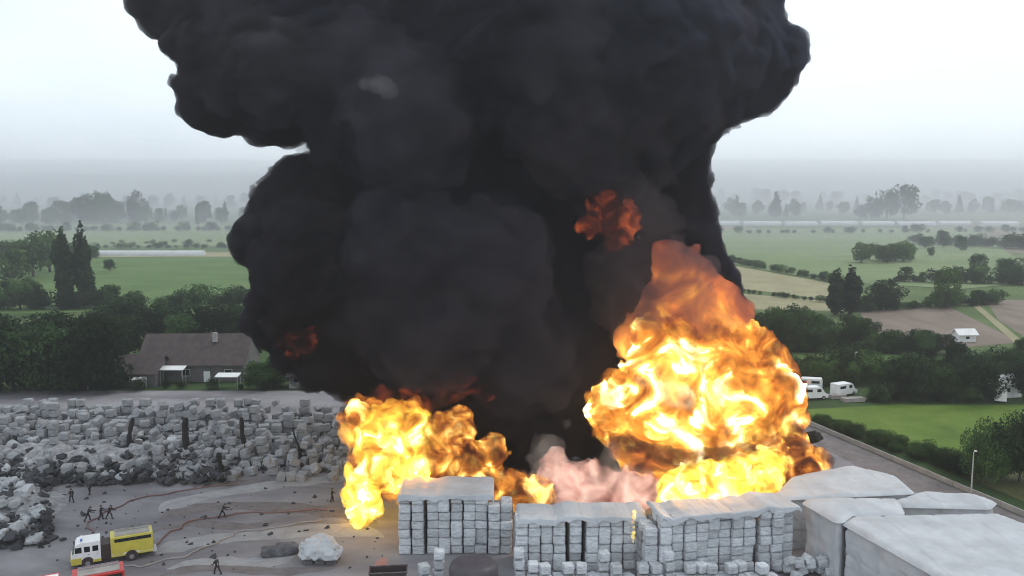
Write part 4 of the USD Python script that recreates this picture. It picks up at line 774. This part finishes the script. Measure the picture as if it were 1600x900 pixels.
# ------------------------------------------------------------------ buildings
def gable(name, label, cat_, m, Lx, Wy, eave, ridge, wallm, roofm, windows=(), door=None, chimney=False, over=.5):
    t = thing(name, label, cat_, m); h = Wy / 2
    obj('wall', extr_x([(-h, 0), (h, 0), (h, eave), (0, ridge), (-h, eave)], -Lx / 2, Lx / 2), L[wallm], t)
    sl = (ridge - eave) / h; rf = None
    for s in (-1, 1):
        p = [(0, ridge + .06), (s * (h + over), eave - over * sl + .06), (s * (h + over), eave - over * sl + .24), (0, ridge + .24)]
        r_ = obj('roof', extr_x(p if s > 0 else p[::-1], -Lx / 2 - over, Lx / 2 + over), L[roofm], t); rf = rf or r_
    if chimney: obj('chimney', box(.9, .7, 1.9, (Lx * .18, -h * .35, ridge - .2)), L['concrete'], rf)
    for (x, z, w, hh) in windows:
        f_ = obj('window', box(w, .05, hh, (x, -h - .02, z)), L['window'], t); obj('frame', cat([box(w + .16, .07, .08, (x, -h - .03, z + hh / 2 + .04)), box(w + .16, .07, .08, (x, -h - .03, z - hh / 2 - .04)), box(.08, .07, hh, (x - w / 2 - .04, -h - .03, z)), box(.08, .07, hh, (x + w / 2 + .04, -h - .03, z))]), L['wall_white'], f_)
    if door: obj('door', box(door[1], .06, door[2], (door[0], -h - .025, door[2] / 2)), L['wall_white'], t)
    return t
def extr_x(yz, x0, x1):
    m = trimesh.creation.extrude_polygon(Polygon(yz), x1 - x0, engine='earcut')
    m.apply_transform(np.array([[0, 0, 1, x0], [1, 0, 0, 0], [0, 1, 0, 0], [0, 0, 0, 1.0]])); return m
hp = D(310, 600, 180)
gable('farmhouse', 'long grey farmhouse with a big brown roof among the dark trees at left', 'house', xform((hp[0], 182, 0), .03), 21, 13, 3.6, 8.6, 'wall', 'roof', [(-7, 1.9, 1.5, 1.2), (-1, 1.9, 1.6, 1.2), (7.5, 1.9, 1.4, 1.1)], (3.2, 1.3, 2.2), True)
hp = D(222, 600, 174)
gable('outbuilding', 'lower brown roofed outbuilding left of the farmhouse', 'house', xform((hp[0], 175, 0), -.05), 8.5, 8, 2.8, 5.6, 'wall', 'roof', [(-1.5, 1.6, 1.0, .9)], (1.8, 1.4, 2.1))
hp = D(472, 600, 172)
gable('hut', 'small grey hut at the lower left rim of the black smoke', 'hut', xform((hp[0], 172, 0), .1), 4.5, 4, 2.6, 4.2, 'concrete', 'roof_grey', [(-.9, 1.6, .8, .8)], (1.0, .9, 2.0))
def canopy(label, px, py, y, w, d, hgt, tilt=.12):
    c = D(px, py, y); t = thing('canopy', label, 'canopy', xform((c[0], y, 0)))
    rf = rbox(w, d, .14, (0, 0, 0), .05); rf.apply_transform(xform((0, 0, c[2]), tilt=(tilt, 0))); obj('roof_sheet', rf, L['wall_white'], t)
    for sx in (-1, 1):
        for sy in (-1, 1): obj('leg', cyl(.06, c[2], (sx * (w / 2 - .2), sy * (d / 2 - .3), c[2] / 2), sec=8), L['galv'], t)
canopy('bright white canopy roof in front of the farmhouse', 356, 586, 170.5, 4.6, 2.6, 3)
canopy('long pale canopy over the farmhouse front', 270, 575, 173.5, 4.8, 2.2, 3.2, .2)
canopy('narrow white awning left of the farmhouse', 213, 592, 169, 1.6, 1.4, 2.4)
hp = G(1578, 622)
gable('cabin', 'white cabin at the right edge beyond the meadow', 'cabin', xform((hp[0], hp[1] + 2, 0), .25), 4.4, 3.6, 2.5, 3.9, 'wall_white', 'wall_white', [(-.9, 1.5, .9, .8)], (.8, 1.0, 2.0), over=.25)
hp = G(1506, 533); gable('shed', 'tiny white roofed shed by the pale track beyond the ploughed soil', 'shed', xform((hp[0], hp[1], 0), .1), 4.5, 3, 2, 3, 'wall_white', 'wall_white', [(0, 1.1, 1, .6)])
for px, py, w, lab in ((1308, 622, 3.0, 'beige timber pile nearest the white van'), (1333, 627, 4.2, 'larger beige timber pile right of the white van')):
    t = thing('timber_pile', lab, 'timber', xform(at(px, py), .2))
    for k in range(12): obj('beam', box(w, .28, .22, (rng.normal(0, .1), (k % 4 - 1.5) * .36, .12 + (k // 4) * .24)), L['hose_pale'], t)
def tunnel(m, length, r, label, group):
    t = thing('polytunnel', label, 'polytunnel', m, group); a = np.linspace(0, math.pi, 13)
    ring = np.column_stack([np.cos(a) * r, np.sin(a) * r * .9])
    v = np.vstack([np.column_stack([np.full(13, x), ring]) for x in (-length / 2, length / 2)]); f = np.array([[i, i + 1, i + 14, i + 13] for i in range(12)])
    obj('film', (v, f), L['poly'], t, smooth=True)
    for s in (-1, 1): obj('end_wall', extr_x(ring.tolist(), s * length / 2 - .03, s * length / 2 + .03), L['poly'], t)
    for k in range(int(length // 8) + 1): obj('hoop', tube(np.column_stack([np.full(13, -length / 2 + 8 * k), ring * 1.012]), .08, 4), L['galv'], t)
for px, w, lab in ((168, 16, 'short white polytunnel right behind the poplar pair'), (228, 26, 'white polytunnel in the middle of the row behind the left field'), (285, 24, 'white polytunnel right of the middle one behind the left field')):
    tunnel(xform(at(px, 399), .02), w, 3.0, lab, None)
for k, px in enumerate((1130, 1190, 1250, 1310, 1370, 1430, 1490, 1560)):
    p = G(px, 352 + .3 * (k % 3)); tunnel(xform(tuple(p), .03), 30 + 5 * (k % 2), 4.6, ORD[k] + ' far white greenhouse from the left in the long hazy row at right', 'far greenhouses in a row')

def pole(label, px, py, y, h, head=1.0, r=.07):
    b = D(px, py, y); t = thing('lamp_post', label, 'lamp post', xform((b[0], y, 0)))
    obj('post', trimesh.creation.cone(radius=.01, height=.01) if False else tube([(0, 0, 0), (0, 0, h * .5), (0, 0, h)], np.array([r * 1.4, r * 1.1, r * .8]), 8), L['galv'], t)
    obj('arm', tube([(0, 0, h - .05), (.35 * head, -.1 * head, h + .12 * head), (.8 * head, -.25 * head, h + .15 * head)], .04, 6), L['galv'], t); obj('lamp_head', rbox(.3 + .3 * head, .24, .14, (1.0 * head, -.3 * head, h + .14), .05), L['lamp'], t)
pole('pale lamp post at the bend of the road by the tall shrubs', 1518, 760, G(1518, 772)[1], 5.6, .2, r=.08)
pole('lamp post with a white head among the dark trees at left', 137, 600, 169, 6.0)
pole('thin lamp post before the hedge trees right of the white van', 1336, 560, 178, 5.5, .2, r=.05)
# concrete wall along the road
t = thing('boundary_wall', 'low grey concrete wall between the road and the green verge', 'wall'); n_ = 34; Lw = np.linalg.norm(RB - RA)
yawr = math.atan2(rdir[1], rdir[0])
for k in range(n_):
    c_ = RA + rdir * Lw * (k + .5) / n_ + rn * 2.3; p = rbox(Lw / n_ - .05, .2, .7 + .06 * rng.random(), (0, 0, .32), .03, 6); p.apply_transform(xform(tuple(c_), yawr + rng.normal(0, .006))); obj('panel', p, L['concrete'], t)

# ------------------------------------------------------------------ trees and shrubs
def crown(kind, seed, n, ls):
    r_ = np.random.default_rng(seed); pts, nr = [], []
    if kind == 'round': lobes = [(np.array([0, 0, .52]), np.array([.27, .27, .36]))] + [(np.array([.36 * math.cos(a) * q * w_, .36 * math.sin(a) * q * w_, z]), np.array([s, s, s * .9])) for a, q, z, s, w_ in ((a, q, z, s, math.sqrt(max(.05, 1 - ((z - .42) / .5) ** 2))) for a, q, z, s in zip(r_.random(22) * 6.28, .45 + .55 * r_.random(22), .17 + .70 * r_.random(22), .09 + .12 * r_.random(22)))]
    elif kind == 'column': lobes = [(np.array([.03 * r_.normal(), .03 * r_.normal(), z]), np.array([w, w, .12])) for z, w in zip(np.linspace(.12, .93, 15), .105 * np.array([.7, .85, .95, 1, 1.05, 1.05, 1, 1, .95, .9, .8, .7, .55, .4, .22]) * (.85 + .3 * r_.random(15)))]
    elif kind == 'cone': lobes = [(np.array([.02 * r_.normal(), .02 * r_.normal(), z]), np.array([w, w, .07])) for z, w in zip(np.linspace(.15, .95, 13), np.linspace(.27, .04, 13) * (.8 + .4 * r_.random(13)))]
    else: lobes = [(np.array([.42 * math.cos(a) * q, .42 * math.sin(a) * q, z]), np.array([s, s, s])) for a, q, z, s in zip(r_.random(16) * 6.28, r_.random(16) ** .6, .22 + .5 * r_.random(16), .16 + .14 * r_.random(16))]
    wts = np.array([l[1][0] ** 2 for l in lobes]); ch_ = r_.choice(len(lobes), n, p=wts / wts.sum())
    d = r_.normal(size=(n, 3)); d /= np.linalg.norm(d, axis=1, keepdims=True); rad = .72 + .36 * r_.random(n) ** .7
    c = np.array([l[0] for l in lobes])[ch_] + d * np.array([l[1] for l in lobes])[ch_] * rad[:, None]; ok = c[:, 2] > .05; c, d = c[ok], d[ok]; n = len(c)
    nn = d + .75 * r_.normal(size=(n, 3)); nn /= np.linalg.norm(nn, axis=1, keepdims=True)
    a = np.cross(nn, r_.normal(size=(n, 3))); a /= np.linalg.norm(a, axis=1, keepdims=True); b = np.cross(nn, a); s = ls * (.6 + .8 * r_.random(n))[:, None]
    v = np.stack([c + a * s, c + b * s * .6, c - a * s, c - b * s * .6], 1).reshape(-1, 3); f = np.arange(4 * n).reshape(n, 4)
    return v, np.vstack([f[:, [0, 1, 2]], f[:, [0, 2, 3]]])
def trunk(kind, seed):
    r_ = np.random.default_rng(seed); top = {'round': .6, 'column': .85, 'cone': .9, 'shrub': .35}[kind]
    ps = [tube([(0, 0, 0), (.01, 0, top * .4), (.015, .01, top)], np.array([.032, .024, .008]) * (1 if kind != 'shrub' else .7), 7)]
    for k in range(6):
        a = r_.random() * 6.28; z = top * (.35 + .5 * r_.random()); q = .22 if kind in ('round', 'shrub') else .07
        ps.append(tube([(.01, 0, z), (q * .5 * math.cos(a), q * .5 * math.sin(a), z + .09), (q * math.cos(a), q * math.sin(a), z + .2)], np.array([.013, .009, .003]), 5))
    return cat(ps)
tree_src = {}
NAMES = {'round': 'broadleaf_tree', 'column': 'poplar_tree', 'cone': 'conifer_tree', 'shrub': 'shrub'}
def tree(kind, look, p, h, w, label, group=None, lod=0):
    """w: width relative to the kind's own, h: height in metres."""
    v = int(rng.integers(0, 3)); key = (kind, look, lod, v); m = xform((p[0], p[1], p[2] - .05), rng.random() * 6.28, (h * w, h * w * (.9 + .2 * rng.random()), h))
    c_ = 'shrub' if kind == 'shrub' else 'tree'
    if key in tree_src: return copy_of(tree_src[key], m, label, group)
    t = thing(NAMES[kind], label, c_, m, group); n, ls = ((3400, .026), (1100, .045))[lod]
    obj('trunk', trunk(kind, v), L['bark'], t, smooth=60); obj('crown', crown(kind, 100 + v * 7 + len(kind), n, ls), L[look], t); tree_src[key] = t; return t
def top_h(px, base_py, top_py):                       # foot point and height from its foot and top rows
    b = G(px, base_py); t_ = D(px, top_py, b[1]); return b, t_[2]
def row(n, x0, x1, b0, b1, t0, t1, kinds, looks, w, label, group, lod=0, jit=6, hid=None):
    for k in range(n):
        u = (k + .5) / n; px = x0 + (x1 - x0) * u + rng.normal(0, jit); b, h = top_h(px, b0 + (b1 - b0) * rng.random(), t0 + (t1 - t0) * rng.random())
        tree(kinds[k % len(kinds)], looks[int(rng.integers(len(looks)))], b, h, w * (.85 + .35 * rng.random()), label.replace('{n}', ORD[k] if k < 16 else ''), group, lod)
# left: dark belt behind the bale wall
row(11, -30, 165, 604, 612, 478, 512, ['round'], ['leaf_dark', 'leaf_dark', 'leaf_deep'], .95, 'dark tree in the dense belt left of the farmhouse', 'dark trees left of the farmhouse')
row(10, -20, 200, 570, 590, 478, 500, ['round'], ['leaf_dark'], 1.0, 'dark tree in the dense belt left of the farmhouse', 'dark trees left of the farmhouse')
row(15, 150, 470, 522, 545, 452, 482, ['round', 'round', 'column', 'round', 'cone'], ['leaf_dark', 'leaf_dark', 'leaf_deep'], 1.05, '{n} dark tree from the left in the row behind the farmhouse', 'dark trees behind the farmhouse', jit=8)
row(4, 400, 450, 596, 610, 540, 560, ['round'], ['leaf_deep', 'leaf_dark'], .9, 'green tree at the right end of the farmhouse near the smoke', 'trees right of the farmhouse')
row(7, 160, 430, 606, 611, 582, 600, ['shrub'], ['leaf_dark', 'leaf_deep'], .9, 'low dark bush before the farmhouse behind the bale wall', 'bushes before the farmhouse')
b, h = top_h(103, 480, 357); tree('column', 'leaf_dark', b, h, .95, 'slightly shorter left poplar of the tall pair above the dark belt')
b, h = top_h(134, 478, 350); tree('column', 'leaf_dark', b, h, .85, 'slimmer right poplar of the tall pair above the dark belt')
for px, bb, tt, w, lk, lab in ((52, 432, 364, 1.1, 'leaf_deep', 'broad grey green tree left of the poplar pair'), (20, 440, 385, 1.1, 'leaf_mid', 'lower green tree at the left edge beyond the field'), (78, 425, 350, .9, 'leaf_mid', 'tall pale tree just left of the poplar pair'), (172, 424, 402, 1.0, 'leaf_deep', 'small bush like tree right of the poplar pair')):
    b, h = top_h(px, bb, tt); tree('round', lk, b, h, w, lab, lod=1)
row(5, -25, 60, 455, 480, 425, 440, ['round'], ['leaf_mid', 'leaf_deep'], 1.0, 'green tree at the left edge below the pale trees', 'green trees at the left edge', 1)
row(12, 95, 215, 344, 350, 293, 312, ['round'], ['leaf_deep', 'leaf_dark'], .8, 'tree in the dense hazy wood on the left skyline', 'trees in the hazy wood at left', 1)
row(12, 218, 420, 344, 352, 306, 326, ['round', 'round', 'column'], ['leaf_deep', 'leaf_mid'], .75, '{n} tree from the left in the loose hazy row right of the wood', 'loose hazy row of trees at left', 1)
row(10, -20, 95, 346, 352, 310, 326, ['round'], ['leaf_deep', 'leaf_mid'], .8, 'tree in the hazy row at the left edge', 'hazy trees at the left edge', 1)
row(26, -60, 480, 318, 328, 296, 310, ['round', 'cone', 'round'], ['leaf_deep', 'leaf_mid'], .9, 'faint far tree fading into the haze on the left skyline', 'faint far trees at left', 1)
row(16, 160, 440, 378, 386, 372, 379, ['shrub'], ['leaf_mid', 'leaf_deep'], 1.4, 'low hedge bush between the two left fields', 'hedge bushes between the left fields', 1)
# right
row(30, 1080, 1640, 330, 341, 300, 318, ['round', 'cone', 'round'], ['leaf_deep', 'leaf_mid'], .8, 'faint hazy tree behind the far greenhouses', 'hazy trees behind the far greenhouses', 1)
row(30, 1080, 1660, 312, 320, 292, 303, ['round'], ['leaf_deep'], 1.0, 'faintest tree on the right skyline', 'faintest trees at right', 1)
for px, tt, w, lab in ((1362, 304, .9, 'left tree of the big hazy clump on the right skyline'), (1385, 290, .8, 'middle tree of the big hazy clump on the right skyline'), (1412, 280, .8, 'tallest tree of the big hazy clump on the right skyline'), (1345, 318, .9, 'lowest tree at the left of the big hazy clump')):
    b, h = top_h(px, 343, tt); tree('round', 'leaf_dark', b, h, w, lab, lod=1)
b, h = top_h(1212, 341, 298); tree('cone', 'leaf_dark', b, h, 1.0, 'pointed hazy conifer on the skyline right of the smoke', lod=1)
row(9, 1352, 1420, 404, 412, 373, 386, ['round'], ['leaf_deep', 'leaf_mid'], 1.0, '{n} tree from the left in the hazy copse across the green field', 'copse across the green field', 1)
row(8, 1440, 1530, 382, 392, 366, 374, ['round'], ['leaf_mid', 'leaf_deep'], 1.1, 'hazy round tree in the line above the right copse', 'hazy trees above the copse', 1)
for px, bb, tt, w, lk, lab in ((1529, 434, 394, 1.0, 'leaf_deep', 'round dark bush like tree near the right edge'), (1578, 438, 398, 1.3, 'leaf_deep', 'wide dark tree at the right edge above the soil field'), (1385, 484, 430, 1.25, 'leaf_dark', 'wide dark tree in the middle above the ploughed soil'), (1525, 478, 452, 1.0, 'leaf_mid', 'small green tree right of the bright one'), (1480, 482, 413, .85, 'leaf_bright', 'bright green tree standing above the ploughed soil'), (1455, 400, 384, 1.0, 'leaf_mid', 'small pale tree near the copse')):
    b, h = top_h(px, bb, tt); tree('round', lk, b, h, w, lab)
for px, tt, w, lab in ((1305, 420, 1.5, 'left dark poplar of the thick pair by the straw field'), (1328, 417, 1.5, 'right dark poplar of the thick pair by the straw field')):
    b, h = top_h(px, 492, tt); tree('column', 'leaf_dark', b, h, w, lab)
row(12, 1140, 1270, 530, 552, 470, 494, ['round'], ['leaf_dark', 'leaf_deep'], .85, 'dark tree in the clump just right of the orange fire cloud', 'dark clump right of the fire')
row(9, 1255, 1365, 528, 550, 488, 506, ['round'], ['leaf_deep', 'leaf_dark'], 1.0, '{n} tree from the left in the row above the small green strip', 'row above the green strip')
row(6, 1395, 1485, 548, 558, 508, 520, ['round'], ['leaf_deep', 'leaf_dark'], 1.0, '{n} dark tree from the left along the lower edge of the ploughed soil', 'trees below the ploughed soil')
row(7, 1590, 1660, 540, 575, 500, 530, ['round'], ['leaf_deep', 'leaf_mid'], 1.0, 'green tree at the right edge below the pale track', 'trees at the right edge')
row(12, 1240, 1380, 594, 602, 556, 570, ['round', 'shrub'], ['leaf_deep', 'leaf_mid', 'leaf_dark'], .85, '{n} rounded tree from the left in the hedge behind the white van', 'hedge trees behind the van')
for px, tt, w, lk, lab in ((1400, 562, .95, 'leaf_dark', 'dark round tree left in the hedge across the meadow'), (1424, 545, .9, 'leaf_dark', 'tallest dark round tree in the hedge across the meadow'), (1470, 562, .95, 'leaf_deep', 'green round tree between the two dark hedge trees'), (1525, 548, 1.15, 'leaf_dark', 'biggest dark round tree of the hedge, left of the white cabin'), (1448, 572, .9, 'leaf_deep', 'lower tree tucked beside the tallest hedge tree'), (1600, 552, 1.0, 'leaf_dark', 'dark tree right of the white cabin'), (1500, 574, .8, 'leaf_deep', 'small tree left of the biggest hedge tree')):
    b, h = top_h(px, 624, tt); tree('round', lk, b, h, w, lab)
row(9, 1380, 1640, 590, 600, 558, 574, ['round'], ['leaf_deep', 'leaf_dark'], 1.0, 'tree in the second line behind the meadow hedge', 'second hedge line')
for k in range(70):
    u = rng.random(); px = 1275 + 240 * u; py = 664 + 82 * u - 10 * rng.random(); b = G(px, py); tree('shrub', ['leaf_deep', 'leaf_mid', 'leaf_dark'][k % 3], b, 1.2 + 1.6 * rng.random() * (.4 + u), 1.2, 'low green bush in the rough growth along the road wall', 'rough bushes along the road')
for px, bb, tt, w, lk, lab in ((1532, 752, 652, .8, 'leaf_deep', 'tall green shrub next to the lamp post by the road'), (1562, 748, 640, .85, 'leaf_deep', 'tall shrub in the middle of the group by the right edge'), (1592, 752, 634, .9, 'leaf_dark', 'dark tall shrub at the right edge of the frame'), (1548, 757, 690, .9, 'leaf_mid', 'lower leafy shrub before the tall ones by the lamp post'), (1640, 760, 630, .9, 'leaf_dark', 'dark shrub cut off by the right edge')):
    b, h = top_h(px, bb, tt); tree('shrub', lk, b, h, w * .75, lab)

def hedge(n, a, b, h0, h1, label, group, looks=('leaf_deep', 'leaf_mid', 'leaf_dark'), lod=1, kinds=('shrub', 'round', 'shrub')):
    for k in range(n):
        u = (k + rng.random()) / n; p = G(a[0] + (b[0] - a[0]) * u, a[1] + (b[1] - a[1]) * u); q = rng.random() ** 2
        tree(kinds[k % len(kinds)], looks[int(rng.integers(len(looks)))], p, h0 + (h1 - h0) * q, 1.0 + .5 * rng.random(), label, group, lod)
hedge(26, (1120, 406), (1310, 442), 2, 4.5, 'bush in the hedge along the upper edge of the straw field', 'hedge above the straw field')
hedge(16, (1120, 452), (1300, 474), 1.5, 3, 'bush in the thin hedge dividing the straw field', 'hedge dividing the straw field')
hedge(26, (1340, 487), (1560, 474), 2, 6, 'bush in the hedge along the top of the ploughed soil', 'hedge above the ploughed soil')
hedge(24, (1400, 440), (1650, 446), 3, 8, 'bush in the hedge between the green field and the soil', 'hedge under the green field')
hedge(30, (1120, 365), (1640, 362), 3, 8, 'bush in the hazy hedge below the far greenhouses', 'hedge below the far greenhouses')
hedge(22, (1420, 380), (1660, 392), 4, 11, 'bush or tree in the hazy hedge at the right edge', 'hazy hedge at right')
hedge(26, (1230, 548), (1420, 552), 3, 7, 'bush in the dense hedge under the row above the green strip', 'dense hedge above the green strip', lod=0)
hedge(26, (1240, 584), (1640, 590), 4, 8, 'bush in the dense hedge in front of the second tree line', 'dense hedge behind the meadow', lod=0)
hedge(18, (1352, 626), (1545, 628), 1.5, 4, 'low bush along the far edge of the bright meadow', 'bushes along the meadow edge', lod=0)
hedge(30, (-40, 484), (420, 478), 4, 9, 'bush in the dark hedge under the left field', 'hedge under the left field', ('leaf_dark', 'leaf_deep'))
hedge(26, (-40, 408), (150, 402), 4, 12, 'bush or tree in the hedge left of the polytunnels', 'hedge left of the polytunnels')
hedge(40, (-60, 362), (440, 360), 4, 9, 'bush in the hazy hedge under the left wood', 'hazy hedge under the left wood')
hedge(24, (150, 388), (440, 387), 2, 4, 'bush in the hedge behind the polytunnels', 'hedge behind the polytunnels')
# ------------------------------------------------------------------ haze
hz = box(8800, 5700, 180, (0, 2500, 85)); hz.vertices[:, 2] = np.where(hz.vertices[:, 2] < 0, -4, 170)
obj('haze', hz, mat('pale_haze', {'p': ('principled_volume', {'color': (.97, .985, 1.0), 'density': 0.0003, 'anisotropy': 0.55})}, volume='p.volume'), kind='stuff')

# low mist lying over the distant fields
mz = np.array([(-4300, 430, -1.0), (4300, 430, -1.0), (4300, 5190, -1.0), (-4300, 5190, -1.0), (-4300, 440, .2), (4300, 440, .2), (4300, 1150, 70.0), (-4300, 1150, 70.0), (4300, 5190, 165.0), (-4300, 5190, 165.0)])
mf = [(0, 3, 2), (0, 2, 1), (0, 1, 5), (0, 5, 4), (4, 5, 6), (4, 6, 7), (7, 6, 8), (7, 8, 9), (3, 9, 8), (3, 8, 2), (1, 2, 8), (1, 8, 6), (1, 6, 5), (0, 4, 7), (0, 7, 9), (0, 9, 3)]
obj('mist', (mz, np.array(mf)), mat('ground_mist', {'g': ('geometry', {}), 'sx': ('separate_xyz', {}), 'mr': ('map_range', {'from_min': 0.0, 'from_max': 150.0, 'to_min': 1.0, 'to_max': 0.0, 'clamp': True}), 'pw': ('math', {'math_type': 'power', 'value2': 2.6}), 'ml': ('math', {'math_type': 'multiply', 'value2': 0.0024}),
    'p': ('principled_volume', {'color': (.955, .98, 1.0), 'anisotropy': 0.55})}, [('g.position', 'sx.vector'), ('sx.z', 'mr.value'), ('mr.result', 'pw.value1'), ('pw.value', 'ml.value1'), ('ml.value', 'p.density')], volume='p.volume'), kind='stuff')
